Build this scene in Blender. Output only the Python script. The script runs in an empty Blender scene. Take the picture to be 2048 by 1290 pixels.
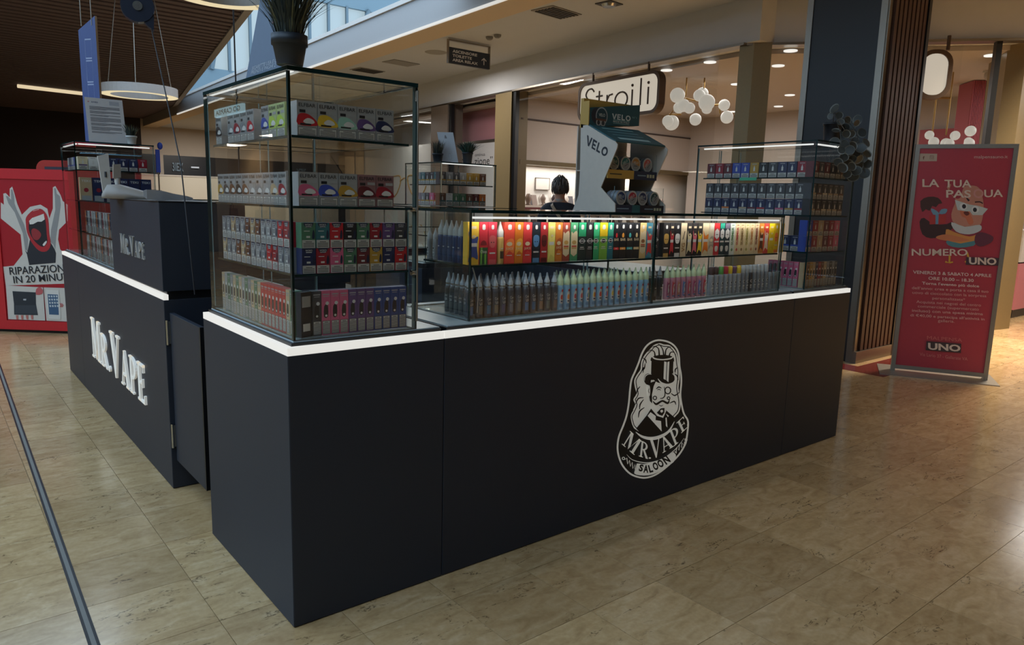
import bpy, bmesh, math, random
from mathutils import Vector, Matrix
from mathutils.geometry import tessellate_polygon
random.seed(7)
SC = bpy.context.scene
COL = SC.collection
PI = math.pi

# ------------------------------------------------------------------ camera
FOC, CX, CY, CZ, YAW, PITCH, ROLL = 1464.08, -0.8894, -2.2202, 1.45, 0.6835, 0.1630, 0.0268
_f = Vector((math.sin(YAW)*math.cos(PITCH), math.cos(YAW)*math.cos(PITCH), -math.sin(PITCH)))
_r = Vector((math.cos(YAW), -math.sin(YAW), 0)); _u = _r.cross(_f)
RT = math.cos(ROLL)*_r + math.sin(ROLL)*_u
UP = -math.sin(ROLL)*_r + math.cos(ROLL)*_u
FW = _f
EYE = Vector((CX, CY, CZ))
cd = bpy.data.cameras.new('camera'); cam = bpy.data.objects.new('camera', cd); COL.objects.link(cam)
cd.sensor_width = 36; cd.lens = FOC*36/2048; cd.clip_start = .05; cd.clip_end = 200
B = -FW
cam.matrix_world = Matrix(((RT.x, UP.x, B.x, CX), (RT.y, UP.y, B.y, CY), (RT.z, UP.z, B.z, CZ), (0, 0, 0, 1)))
SC.camera = cam

# measuring helpers: a point of the place from its position in a 2048 x 1290 view
def ray(px, py): return RT*((px-1024)/FOC) + UP*(-(py-645)/FOC) + FW
def hit(px, py, p, n):
    d = ray(px, py); n = Vector(n)
    return EYE + d*((Vector(p)-EYE).dot(n)/d.dot(n))
def at(px, py, ax, v):
    n = [0, 0, 0]; n['xyz'.index(ax)] = 1
    return hit(px, py, Vector(n)*v, n)

# ------------------------------------------------------------------ light
W = bpy.data.worlds.new('world'); SC.world = W; W.use_nodes = True
bg = W.node_tree.nodes['Background']; bg.inputs[0].default_value = (.51, .74, 1.0, 1); bg.inputs[1].default_value = 2.6
SC.view_settings.view_transform = 'Standard'; SC.view_settings.look = 'None'
SC.view_settings.gamma = 1; SC.view_settings.use_curve_mapping = False
SC.view_settings.exposure = 0.0
SC.cycles.transparent_max_bounces = 48; SC.cycles.max_bounces = 7; SC.cycles.diffuse_bounces = 3; SC.cycles.glossy_bounces = 4
SC.cycles.caustics_reflective = False; SC.cycles.caustics_refractive = False
def area(name, loc, size, power, col=(1, 1, 1), rot=(0, 0, 0), sy=None, spread=PI):
    l = bpy.data.lights.new(name, 'AREA'); l.energy = power; l.color = col; l.size = size; l.spread = spread
    if sy: l.shape = 'RECTANGLE'; l.size_y = sy
    o = bpy.data.objects.new(name, l); COL.objects.link(o); o.location = loc; o.rotation_euler = rot
    return o
WARM = (1, .87, .70)
# daylight from the gallery roof light; unseen roof gap added on the left
area('skylight_daylight', (3.2, 6, 8.8), 5, 480, (.95, .98, 1), sy=22)
# ceiling lamps of the mall aisle and of the shops
area('aisle_lamp', (8.6, .3, 3.98), .9, 170, WARM, spread=1.7)
area('aisle_lamp', (5.9, -4.6, 3.98), 1.4, 110, WARM, spread=2.0)
area('aisle_lamp', (8.2, 26.5, 3.95), 1.6, 170, (1, .96, .9))
area('aisle_lamp', (6.6, 9.5, 3.9), .8, 80, (1, .96, .92))
area('shop_lamp', (10.2, 6.2, 3.38), 2.6, 150, (1, .97, .93))
area('shop_lamp', (12.3, .2, 3.38), 1.8, 90, (1, .97, .93))
area('shop_lamp', (10.2, 11.4, 3.3), 2.0, 80, (1, .95, .88))

# ------------------------------------------------------------------ materials
def lin(c): return tuple(((v/255)/12.92 if v/255 <= .04045 else ((v/255+.055)/1.055)**2.4) for v in c)
_M = {}
def mat(key, c=(128, 128, 128), rough=.5, metal=0., emit=0., ecol=None, noise=.06, scale=40., objcol=False, spec=.5, bump=0.):
    if key in _M: return _M[key]
    m = bpy.data.materials.new(key); m.use_nodes = True; nt = m.node_tree; p = nt.nodes['Principled BSDF']
    p.inputs['Roughness'].default_value = rough; p.inputs['Metallic'].default_value = metal
    p.inputs['Specular IOR Level'].default_value = spec
    co = nt.nodes.new('ShaderNodeTexCoord'); nz = nt.nodes.new('ShaderNodeTexNoise'); nz.inputs['Scale'].default_value = scale
    nt.links.new(co.outputs['Object'], nz.inputs['Vector'])
    mp = nt.nodes.new('ShaderNodeMapRange'); mp.inputs[3].default_value = 1-noise; mp.inputs[4].default_value = 1+noise
    nt.links.new(nz.outputs['Fac'], mp.inputs[0])
    mx = nt.nodes.new('ShaderNodeVectorMath'); mx.operation = 'SCALE'
    nt.links.new(mp.outputs[0], mx.inputs['Scale'])
    if objcol:
        oi = nt.nodes.new('ShaderNodeObjectInfo'); nt.links.new(oi.outputs['Color'], mx.inputs[0])
    else: mx.inputs[0].default_value = lin(c)
    nt.links.new(mx.outputs[0], p.inputs['Base Color'])
    if emit:
        p.inputs['Emission Color'].default_value = (*lin(ecol or c), 1); p.inputs['Emission Strength'].default_value = emit
    if bump:
        b = nt.nodes.new('ShaderNodeBump'); b.inputs['Strength'].default_value = bump; b.inputs['Distance'].default_value = .002
        nt.links.new(nz.outputs['Fac'], b.inputs['Height']); nt.links.new(b.outputs[0], p.inputs['Normal'])
    _M[key] = m
    return m
def flat(c, rough=.55): return mat('print_%d_%d_%d' % tuple(c), c, rough, noise=.03)
def lamp(key, c, s): return mat(key, tuple(v*.45 for v in c), .5, emit=s, ecol=c, noise=0)
OBJ = mat('carton_tint', rough=.38, objcol=True, noise=.08, scale=60)
OBJM = mat('matte_tint', rough=.7, objcol=True, noise=.08, scale=60)

def glass(key, tint, refl=1.0, rough=0.):
    if key in _M: return _M[key]
    m = bpy.data.materials.new(key); m.use_nodes = True; nt = m.node_tree; nt.nodes.remove(nt.nodes['Principled BSDF'])
    out = nt.nodes['Material Output']; tr = nt.nodes.new('ShaderNodeBsdfTransparent'); tr.inputs[0].default_value = (*tint, 1)
    gl = nt.nodes.new('ShaderNodeBsdfGlossy'); gl.inputs['Roughness'].default_value = rough; gl.inputs['Color'].default_value = (refl, refl, refl, 1)
    fr = nt.nodes.new('ShaderNodeFresnel'); fr.inputs[0].default_value = 1.5
    ge = nt.nodes.new('ShaderNodeNewGeometry'); sub = nt.nodes.new('ShaderNodeMath'); sub.operation = 'SUBTRACT'; sub.inputs[0].default_value = 1
    nt.links.new(ge.outputs['Backfacing'], sub.inputs[1])
    mu = nt.nodes.new('ShaderNodeMath'); mu.operation = 'MULTIPLY'
    nt.links.new(fr.outputs[0], mu.inputs[0]); nt.links.new(sub.outputs[0], mu.inputs[1])
    mix = nt.nodes.new('ShaderNodeMixShader'); nt.links.new(mu.outputs[0], mix.inputs[0])
    nt.links.new(tr.outputs[0], mix.inputs[1]); nt.links.new(gl.outputs[0], mix.inputs[2]); nt.links.new(mix.outputs[0], out.inputs[0])
    _M[key] = m
    return m
GLASS = glass('clear_glass', (.975, .985, .98))
EDGE = mat('green_glass_edge', (14, 42, 44), .12)
EDGEL = mat('pale_glass_edge', (118, 134, 132), .15)
SHOPGLASS = glass('shop_glass', (.97, .97, .97))
BLACK = mat('black_laminate', (32, 38, 49), .5, noise=.10, scale=3)
BLACK2 = mat('black_edge', (10, 12, 16), .4)
LED = lamp('led_diffuser', (255, 253, 246), .72)
LEDC = lamp('case_led', (255, 255, 252), .85)
CHROME = mat('chrome', (190, 190, 186), .22, 1.)
STEEL = mat('brushed_steel', (150, 142, 130), .38, 1., scale=90)
WHITE = mat('white_paint', (196, 190, 182), .6)
SHELFW = mat('white_counter_top', (190, 200, 200), .3)
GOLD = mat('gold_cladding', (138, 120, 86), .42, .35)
GOLDD = mat('shaded_gold_and_ledge', (94, 80, 54), .45, .3)

# ------------------------------------------------------------------ mesh builder
class MB:
    def __init__(s): s.v = []; s.f = []; s.mi = []; s.sm = []; s.mats = []
    def _m(s, m):
        if m not in s.mats: s.mats.append(m)
        return s.mats.index(m)
    def add(s, vs, fs, m, smooth=False):
        o = len(s.v); s.v += [tuple(p) for p in vs]; k = s._m(m)
        for f in fs: s.f.append([i+o for i in f]); s.mi.append(k); s.sm.append(smooth)
        return s
    def box(s, x0, x1, y0, y1, z0, z1, m, side=None, thin=None):
        """side: another material for the four narrow faces round the axis named by thin"""
        vs = [(x, y, z) for x in (x0, x1) for y in (y0, y1) for z in (z0, z1)]
        fx = [[0, 1, 3, 2], [4, 6, 7, 5]]; fy = [[0, 4, 5, 1], [2, 3, 7, 6]]; fz = [[0, 2, 6, 4], [1, 5, 7, 3]]
        if side is None: return s.add(vs, fx+fy+fz, m)
        big = {'x': fx, 'y': fy, 'z': fz}[thin]; rest = [f for k, g in (('x', fx), ('y', fy), ('z', fz)) if k != thin for f in g]
        s.add(vs, big, m); return s.add(vs, rest, side)
    def poly(s, pts, m):
        pts = [Vector(p) for p in pts]
        if len(pts) <= 4 : return s.add(pts, [list(range(len(pts)))], m)
        n = Vector((0, 0, 0))
        for a, b in zip(pts, pts[1:]+pts[:1]): n += a.cross(b)
        tris = tessellate_polygon([pts]); out = []
        for t in tris:
            q = (pts[t[1]]-pts[t[0]]).cross(pts[t[2]]-pts[t[0]])
            out.append(list(t) if q.dot(n) >= 0 else [t[0], t[2], t[1]])
        return s.add(pts, out, m)
    def prism(s, pts, d, m, ms=None):
        """solid from a planar outline pushed along the vector d"""
        d = Vector(d); a = [Vector(p) for p in pts]; b = [p+d for p in a]; n = len(a)
        s.poly(a, m); s.poly(list(reversed(b)), m)
        return s.add(a+b, [[i, (i+1) % n, n+(i+1) % n, n+i] for i in range(n)], ms or m)
    def rings(s, rs, m, closed=True, caps=True, smooth=True):
        n = len(rs[0]); vs = [p for r in rs for p in r]; fs = []
        for k in range(len(rs)-1):
            for i in range(n if closed else n-1):
                j = (i+1) % n; fs.append([k*n+i, k*n+j, (k+1)*n+j, (k+1)*n+i])
        s.add(vs, fs, m, smooth)
        if caps: s.add(rs[0], [list(range(n))[::-1]], m); s.add(rs[-1], [list(range(n))], m)
        return s
    def lathe(s, prof, m, n=20, c=(0, 0, 0), caps=True, ax='z', smooth=True):
        rs = []
        for r, z in prof:
            ring = []
            for i in range(n):
                a = 2*PI*i/n; x, y = r*math.cos(a), r*math.sin(a)
                ring.append((c[0]+x, c[1]+y, c[2]+z) if ax == 'z' else (c[0]+x, c[1]-z, c[2]+y) if ax == 'y' else (c[0]+z, c[1]+x, c[2]+y))
            rs.append(ring)
        return s.rings(rs, m, caps=caps, smooth=smooth)
    def tube(s, pts, r, m, n=8, caps=True):
        pts = [Vector(p) for p in pts]; rs = []; rr = r if isinstance(r, (list, tuple)) else [r]*len(pts)
        t0 = (pts[1]-pts[0]).normalized(); a = t0.orthogonal().normalized()
        for i, p in enumerate(pts):
            t = (pts[min(i+1, len(pts)-1)]-pts[max(i-1, 0)]).normalized()
            a = (a - t*a.dot(t)).normalized(); b = t.cross(a)
            rs.append([p+(a*math.cos(2*PI*k/n)+b*math.sin(2*PI*k/n))*rr[i] for k in range(n)])
        return s.rings(rs, m, caps=caps)
    def ball(s, c, r, m, n=20, k=12, sc=(1, 1, 1)):
        rs = [[(c[0]+r*sc[0]*math.sin(PI*j/k)*math.cos(2*PI*i/n), c[1]+r*sc[1]*math.sin(PI*j/k)*math.sin(2*PI*i/n), c[2]-r*sc[2]*math.cos(PI*j/k)) for i in range(n)] for j in range(k+1)]
        rs[0] = [(c[0]+1e-4*math.cos(2*PI*i/n), c[1]+1e-4*math.sin(2*PI*i/n), c[2]-r*sc[2]) for i in range(n)]
        rs[-1] = [(c[0]+1e-4*math.cos(2*PI*i/n), c[1]+1e-4*math.sin(2*PI*i/n), c[2]+r*sc[2]) for i in range(n)]
        return s.rings(rs, m)
    def mesh(s, name):
        me = bpy.data.meshes.new(name); me.from_pydata(s.v, [], s.f)
        for m in s.mats: me.materials.append(m)
        me.polygons.foreach_set('material_index', s.mi); me.polygons.foreach_set('use_smooth', s.sm); me.update()
        return me
    def build(s, name, parent=None, loc=None, rz=0., bevel=0.):
        return obj(name, s.mesh(name), parent, loc, rz, bevel=bevel)

def obj(name, me, parent=None, loc=None, rz=0., color=None, bevel=0.):
    o = bpy.data.objects.new(name, me); COL.objects.link(o)
    if parent is not None: o.parent = parent
    if loc is not None: o.location = loc
    if rz: o.rotation_euler = (0, 0, rz)
    if color is not None: o.color = (*lin(color), 1)
    if bevel:
        b = o.modifiers.new('bevel', 'BEVEL'); b.width = bevel; b.segments = 2; b.limit_method = 'ANGLE'; b.angle_limit = .6
    return o
def tag(o, label=None, cat=None, group=None, kind=None):
    for k, v in (('label', label), ('category', cat), ('group', group), ('kind', kind)):
        if v: o[k] = v
    return o
def thing(name, label, cat, loc=(0, 0, 0), rz=0., group=None):
    o = bpy.data.objects.new(name, None); COL.objects.link(o); o.location = loc; o.rotation_euler = (0, 0, rz); o.empty_display_size = .05
    return tag(o, label, cat, group)
def structure(o): o['kind'] = 'structure'; return o
ORD = 'first second third fourth fifth sixth seventh eighth ninth tenth eleventh twelfth thirteenth fourteenth fifteenth sixteenth seventeenth eighteenth nineteenth twentieth twenty-first twenty-second twenty-third twenty-fourth twenty-fifth twenty-sixth twenty-seventh twenty-eighth twenty-ninth thirtieth'.split()
def bx(*a): return MB().box(*a)

# ------------------------------------------------------------------ lettering
_T = {}
def glyphs(s, bold=0., sp=1.):
    """flat outline of a word in the built-in face, scaled to width 1 from x = 0; returns verts, faces, height/width"""
    k = (s, bold, sp)
    if k in _T: return _T[k]
    cu = bpy.data.curves.new('lettering', 'FONT'); cu.body = s; cu.offset = bold; cu.space_character = sp; cu.fill_mode = 'FRONT'; cu.resolution_u = 3
    o = bpy.data.objects.new('lettering', cu); me = o.to_mesh()
    vs = [v.co.copy() for v in me.vertices]; fs = [list(p.vertices) for p in me.polygons]; o.to_mesh_clear()
    bpy.data.objects.remove(o); bpy.data.curves.remove(cu)
    x0 = min(v.x for v in vs); x1 = max(v.x for v in vs); y0 = min(v.y for v in vs); y1 = max(v.y for v in vs); w = x1-x0
    r = [((v.x-x0)/w, (v.y-y0)/w) for v in vs], fs, (y1-y0)/w
    _T[k] = r
    return r
def write(mb, s, o, ux, uy, w, m, h=None, bold=0., sp=1.):
    """letters on a surface: o is the lower left corner, ux and uy unit vectors, w the width, h the height"""
    vs, fs, hw = glyphs(s, bold, sp); o, ux, uy = Vector(o), Vector(ux), Vector(uy); h = h or w*hw; k = h/hw
    mb.add([o+ux*(x*w)+uy*(y*k) for x, y in vs], fs, m)
    return mb
def arc(cx, cy, rx, ry, a0, a1, n=10): return [(cx+rx*math.cos(math.radians(a0+(a1-a0)*i/n)), cy+ry*math.sin(math.radians(a0+(a1-a0)*i/n))) for i in range(n+1)]
def bar(x0, x1, y0, y1): return [(x0, y0), (x1, y0), (x1, y1), (x0, y1)]
def _bowl(c): return arc(.28, c, .40, 1-c, 90, -90, 12)+arc(.28, c, .24, .93-c, -90, 90, 12)
SERIF = {
 'M': (1.0, [bar(.12, .19, 0, 1), bar(.02, .29, 0, .05), bar(.02, .26, .95, 1), [(.10, 1), (.30, 1), (.54, .24), (.48, 0)], [(.48, 0), (.54, .24), (.80, 1), (.73, 1)], bar(.73, .90, 0, 1), bar(.63, 1.0, 0, .05), bar(.73, 1.0, .95, 1)]),
 'R': (.80, [bar(.12, .28, 0, 1), bar(.02, .38, 0, .05), bar(.02, .28, .95, 1), _bowl(.73), [(.30, .50), (.46, .52), (.80, .05), (.80, 0), (.62, 0)]]),
 'P': (.72, [bar(.12, .28, 0, 1), bar(.02, .38, 0, .05), bar(.02, .28, .95, 1), _bowl(.70)]),
 'V': (.88, [[(.06, 1), (.26, 1), (.50, .22), (.44, 0), (.40, 0)], [(.42, 0), (.47, .0), (.77, 1), (.70, 1)], bar(0, .34, .95, 1), bar(.60, .88, .95, 1)]),
 'A': (.88, [[(.08, 0), (.15, 0), (.47, 1), (.41, 1)], [(.38, 1), (.50, 1), (.82, 0), (.62, 0)], bar(.20, .64, .30, .36), bar(0, .26, 0, .05), bar(.54, .88, 0, .05)]),
 'E': (.72, [bar(.12, .28, 0, 1), bar(.02, .62, .94, 1), bar(.02, .66, 0, .06), bar(.28, .50, .48, .54), bar(.56, .62, .80, 1), bar(.60, .67, 0, .22), bar(.46, .51, .40, .62)]),
 '.': (.34, [arc(.16, .09, .10, .09, 0, 330, 11)]),
}
def smooth(pts, n=4, closed=True):
    """Catmull-Rom through 2-D points"""
    out = []; L = len(pts); rng = range(L if closed else L-1)
    for i in rng:
        p0, p1, p2, p3 = (pts[(i-1) % L], pts[i], pts[(i+1) % L], pts[(i+2) % L]) if closed else (pts[max(i-1, 0)], pts[i], pts[i+1], pts[min(i+2, L-1)])
        for k in range(n):
            t = k/n
            out.append(tuple(.5*((2*b)+(c-a)*t+(2*a-5*b+4*c-d)*t*t+(-a+3*b-3*c+d)*t**3) for a, b, c, d in zip(p0, p1, p2, p3)))
    if not closed: out.append(pts[-1])
    return out
def offset(pts, d):
    """outline moved inwards by d (for outlines given clockwise in a y-down frame)"""
    out = []; L = len(pts); A = sum(pts[i][0]*pts[(i+1) % L][1]-pts[(i+1) % L][0]*pts[i][1] for i in range(L)); s = 1 if A > 0 else -1
    for i in range(L):
        a, c = pts[i-1], pts[(i+1) % L]; tx, ty = c[0]-a[0], c[1]-a[1]; l = math.hypot(tx, ty) or 1
        out.append((pts[i][0]-ty/l*d*s, pts[i][1]+tx/l*d*s))
    return out
def stroke(pts, w, sm=4):
    """closed outline of a brush line of width w (a number, or one per point)"""
    ws = w if isinstance(w, (list, tuple)) else [w]*len(pts)
    q = smooth([(*p, ww) for p, ww in zip(pts, ws)], sm, False) if sm > 1 else [(*p, ww) for p, ww in zip(pts, ws)]
    a, b = [], []
    for i, p in enumerate(q):
        s, e = q[max(i-1, 0)], q[min(i+1, len(q)-1)]; tx, ty = e[0]-s[0], e[1]-s[1]; l = math.hypot(tx, ty) or 1
        a.append((p[0]-ty/l*p[2]/2, p[1]+tx/l*p[2]/2)); b.append((p[0]+ty/l*p[2]/2, p[1]-tx/l*p[2]/2))
    return a+b[::-1]
class Print:
    """flat print on a surface: outlines in a drawing frame, each layer a hair above the one before"""
    def __init__(s, fn, n, step=.00025): s.fn = fn; s.n = Vector(n); s.step = step; s.k = 1; s.mb = MB()
    def p(s, x, y): return s.fn(x, y)+s.n*(s.step*s.k)
    def fill(s, pts, c, up=True):
        m = flat(c) if isinstance(c, tuple) else c
        q = [s.p(*t) for t in pts]; nn = Vector((0, 0, 0))
        for a, b in zip(q, q[1:]+q[:1]): nn += (a-q[0]).cross(b-q[0])
        if nn.dot(s.n) < 0: q.reverse()
        s.mb.poly(q, m)
        if up: s.k += 1
    def line(s, pts, w, c, sm=4, up=True):
        """each stretch of the line as its own quad, so that sharp turns stay clean"""
        m = flat(c) if isinstance(c, tuple) else c
        o = stroke(pts, w, sm); n = len(o)//2; a, b = o[:n], o[n:][::-1]
        for i in range(n-1): s.fill([a[i], a[i+1], b[i+1], b[i]], m, False)
        if up: s.k += 1
    def ring(s, cx, cy, r, w, c, ry=None):
        ry = ry or r; s.line([(cx+r*math.cos(a*PI/8), cy+ry*math.sin(a*PI/8)) for a in range(17)], w, c, 1)
    def disc(s, cx, cy, rx, ry, c): s.fill([(cx+rx*math.cos(a*PI/10), cy+ry*math.sin(a*PI/10)) for a in range(20)], c)
    def text(s, t, bl, br, h, c, bold=0., tl=None):
        """word between two baseline ends; h its height upwards (drawing y runs down), tl an upper left corner for a slant"""
        m = flat(c) if isinstance(c, tuple) else c
        vs, fs, hw = glyphs(t, bold); ux = (br[0]-bl[0], br[1]-bl[1]); up = (tl[0]-bl[0], tl[1]-bl[1]) if tl else (0, -h)
        P3 = [s.p(bl[0]+x*ux[0]+y/hw*up[0], bl[1]+x*ux[1]+y/hw*up[1]) for x, y in vs]
        a = P3[fs[0][0]]; nn = (P3[fs[0][1]]-a).cross(P3[fs[0][2]]-a)
        s.mb.add(P3, fs if nn.dot(s.n) > 0 else [f[::-1] for f in fs], m); s.k += 1
    def serif(s, ch, bl, br, tl, c):
        w, ps = SERIF[ch]
        for q in ps: s.fill([(bl[0]+(br[0]-bl[0])*x/w+(tl[0]-bl[0])*y, bl[1]+(br[1]-bl[1])*x/w+(tl[1]-bl[1])*y) for x, y in q], c, False)
        s.k += 1
def homography(src, dst):
    """projective map between two quads"""
    A = []; b = []
    for (x, y), (u, v) in zip(src, dst):
        A.append([x, y, 1, 0, 0, 0, -u*x, -u*y]); b.append(u); A.append([0, 0, 0, x, y, 1, -v*x, -v*y]); b.append(v)
    n = 8
    for i in range(n):
        p = max(range(i, n), key=lambda r: abs(A[r][i])); A[i], A[p] = A[p], A[i]; b[i], b[p] = b[p], b[i]
        for r in range(n):
            if r != i:
                k = A[r][i]/A[i][i]; A[r] = [x-k*y for x, y in zip(A[r], A[i])]; b[r] -= k*b[i]
    h = [b[i]/A[i][i] for i in range(n)]
    return lambda x, y: ((h[0]*x+h[1]*y+h[2])/(h[6]*x+h[7]*y+1), (h[3]*x+h[4]*y+h[5])/(h[6]*x+h[7]*y+1))

# ------------------------------------------------------------------ floor
PITCH_T = .36; TX, TY = .175, -.165
def marble():
    m = bpy.data.materials.new('marble_tile'); m.use_nodes = True; nt = m.node_tree; L = nt.links; p = nt.nodes['Principled BSDF']
    N = nt.nodes.new
    g = N('ShaderNodeNewGeometry')
    def vmath(op, a, b=None):
        n = N('ShaderNodeVectorMath'); n.operation = op; L.new(a, n.inputs[0])
        if b is not None: n.inputs[1].default_value = b
        return n.outputs[0]
    cell = vmath('FLOOR', vmath('DIVIDE', vmath('ADD', g.outputs['Position'], (-TX, -TY, 0)), (PITCH_T, PITCH_T, 1000)))
    wn = N('ShaderNodeTexWhiteNoise'); wn.noise_dimensions = '3D'; L.new(cell, wn.inputs['Vector'])
    off = N('ShaderNodeVectorMath'); off.operation = 'MULTIPLY_ADD'; L.new(wn.outputs['Color'], off.inputs[0]); off.inputs[1].default_value = (9, 9, 9); L.new(g.outputs['Position'], off.inputs[2])
    def noise(sc, det, vec=None, dist=0., st=(1, 1, 1)):
        v = vmath('MULTIPLY', vec or off.outputs[0], st); n = N('ShaderNodeTexNoise'); n.inputs['Scale'].default_value = sc; n.inputs['Detail'].default_value = det
        n.inputs['Distortion'].default_value = dist; L.new(v, n.inputs['Vector']); return n.outputs['Fac']
    def ramp(fac, stops):
        r = N('ShaderNodeValToRGB'); L.new(fac, r.inputs[0]); e = r.color_ramp.elements
        while len(e) < len(stops): e.new(.5)
        for q, (t, c) in zip(e, stops): q.position = t; q.color = (*lin(c), 1)
        return r.outputs[0]
    def mix(f, a, b, mode='MIX'):
        n = N('ShaderNodeMix'); n.data_type = 'RGBA'; n.blend_type = mode
        if isinstance(f, float): n.inputs[0].default_value = f
        else: L.new(f, n.inputs[0])
        for k, v in ((6, a), (7, b)):
            if isinstance(v, tuple): n.inputs[k].default_value = v
            else: L.new(v, n.inputs[k])
        return n.outputs[2]
    base = ramp(noise(7, 6, None, 1.2, (1, 2.2, 1)), [(.25, (176, 144, 102)), (.5, (198, 167, 122)), (.8, (214, 186, 146))])
    fine = ramp(noise(60, 3), [(.3, (242, 239, 235)), (.7, (255, 255, 255))])
    base = mix(1.0, base, fine, 'MULTIPLY')
    tone = ramp(wn.outputs['Value'], [(0, (228, 224, 219)), (.5, (246, 243, 240)), (1, (255, 253, 249))])
    base = mix(1.0, base, tone, 'MULTIPLY')
    v1 = noise(3.2, 10, None, .6, (1, 3., 1)); s = N('ShaderNodeMath'); s.operation = 'SUBTRACT'; L.new(v1, s.inputs[0]); s.inputs[1].default_value = .5
    a = N('ShaderNodeMath'); a.operation = 'ABSOLUTE'; L.new(s.outputs[0], a.inputs[0])
    line = ramp(a.outputs[0], [(0, (255, 255, 255)), (.003, (255, 255, 255)), (.010, (0, 0, 0))])
    msk = ramp(noise(5, 2, None, 0), [(.48, (0, 0, 0)), (.56, (255, 255, 255))]); gr = ramp(noise(90, 2), [(.42, (0, 0, 0)), (.55, (255, 255, 255))])
    v = N('ShaderNodeMath'); v.operation = 'MULTIPLY'; L.new(line, v.inputs[0]); L.new(msk, v.inputs[1])
    v2 = N('ShaderNodeMath'); v2.operation = 'MULTIPLY'; L.new(v.outputs[0], v2.inputs[0]); L.new(gr, v2.inputs[1])
    v3 = N('ShaderNodeMath'); v3.operation = 'MULTIPLY'; L.new(v2.outputs[0], v3.inputs[0]); v3.inputs[1].default_value = .75
    base = mix(v3.outputs[0], base, (*lin((70, 52, 34)), 1))
    L.new(base, p.inputs['Base Color'])
    rr = N('ShaderNodeMapRange'); L.new(noise(4, 3, g.outputs['Position']), rr.inputs[0]); rr.inputs[3].default_value = .10; rr.inputs[4].default_value = .24; L.new(rr.outputs[0], p.inputs['Roughness'])
    return m
MARBLE = marble()
floor = structure(MB().box(-9, 15, -8.6, 30.4, -.10, -.004, mat('tile_joint', (112, 92, 66), .7)).build('floor'))
tile_mesh = MB().box(.001, PITCH_T-.001, .001, PITCH_T-.001, -.0045, 0, MARBLE).mesh('tile')
cells = []; far = MB()
kiosk = lambda x, y: -.02 < x < 3.64 and -.02 < y < 4.5 and not (x < .35 and .9 < y < 1.45)
for i in range(-25, 41):
    for j in range(-23, 84):
        x, y = TX+i*PITCH_T, TY+j*PITCH_T; q = Vector((x+.18, y+.18, 0))-EYE; d = q.dot(FW); vis = 0
        if d > .6:
            px, py = 1024+FOC*q.dot(RT)/d, 645-FOC*q.dot(UP)/d
            vis = (-80 < px < 2128 and py < 1400 and not kiosk(x+.18, y+.18))
        cells.append((-(vis and 1/d**3), i, j, x, y, vis))
cells.sort()
for k, (s, i, j, x, y, vis) in enumerate(cells):
    if k < 300 and vis: obj('tile', tile_mesh, floor, (x, y, 0))
    else: far.box(x+.001, x+PITCH_T-.001, y+.001, y+PITCH_T-.001, -.0045, 0, MARBLE)
tag(far.build('floor_tiles', floor), kind='stuff')
# dark expansion joint running along the left side of the kiosk
ej = MB(); J0, J1 = Vector((-.43, 5.9, 0)), Vector((-.575, -.9, 0)); jd = (J1-J0).normalized(); jn = Vector((-jd.y, jd.x, 0))
for a, b, h, m in ((-.016, -.007, .0012, BLACK2), (-.007, .007, .0018, mat('joint_rubber', (120, 116, 108), .6)), (.007, .016, .0012, BLACK2)):
    q = [J0+jn*a, J1+jn*a, J1+jn*b, J0+jn*b]; ej.prism([p+Vector((0, 0, h)) for p in q], (0, 0, -h-.003), m)
ej.build('expansion_joint', floor)
# red stone border round the foot of the clad column
RED = mat('red_marble', (104, 30, 24), .2, noise=.3, scale=30)
for x0, x1, y0, y1 in ((5.70, 7.2, .62, .97), (5.70, 5.95, .97, 2.2)):
    bx(x0, x1, y0, y1, -.003, .0012, RED).build('stone_border', floor)

# ------------------------------------------------------------------ mall shell
FA = Vector((7.42, 3.56, 0)); FE = Vector((.102, 1, 0)).normalized(); FN = Vector((-FE.y, FE.x, 0))     # long shop front, FN towards the gallery
GA = Vector((7.45, 3.5, 0)); GE = Vector((1.7, -2.15, 0)).normalized(); GN = Vector((GE.y, -GE.x, 0))    # chamfered front facing the kiosk
if GN.dot(EYE-GA) < 0: GN = -GN
def frame(o, e, n):
    """solid in a shop-front frame: s along the front, d out of it, z up"""
    return lambda s, d, z: o+e*s+n*d+Vector((0, 0, z))
F = frame(FA, FE, FN); G = frame(GA, GE, GN)
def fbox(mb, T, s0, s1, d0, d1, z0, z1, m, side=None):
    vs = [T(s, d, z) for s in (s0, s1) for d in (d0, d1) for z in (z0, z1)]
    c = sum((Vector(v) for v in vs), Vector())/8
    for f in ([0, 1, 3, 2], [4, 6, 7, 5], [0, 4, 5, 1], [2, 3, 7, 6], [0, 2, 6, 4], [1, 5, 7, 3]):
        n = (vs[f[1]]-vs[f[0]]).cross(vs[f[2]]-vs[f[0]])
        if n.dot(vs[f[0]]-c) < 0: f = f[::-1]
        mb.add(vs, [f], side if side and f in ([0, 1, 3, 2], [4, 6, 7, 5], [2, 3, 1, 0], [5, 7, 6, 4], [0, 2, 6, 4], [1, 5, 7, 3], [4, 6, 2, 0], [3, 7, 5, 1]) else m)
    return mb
FASCIA = mat('fascia_plaster', (198, 198, 198), .8, noise=.03, scale=4)
CEIL = mat('ceiling_plaster', (190, 193, 198), .85, noise=.02, scale=4)
m = fbox(MB(), F, -.3, 22, -.35, 0, 3.5, 4.04, FASCIA); fbox(m, G, .0, 7, -.35, 0, 3.5, 4.04, FASCIA)
structure(m.build('wall_fascia'))
m = fbox(MB(), F, -.1, 22, -.12, .05, 3.47, 3.5, STEEL); fbox(m, G, 0, 7, -.12, .05, 3.47, 3.5, STEEL)
structure(m.build('trim_1'))
XI = lambda y: 5.22+.048*(y-5.6)
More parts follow.
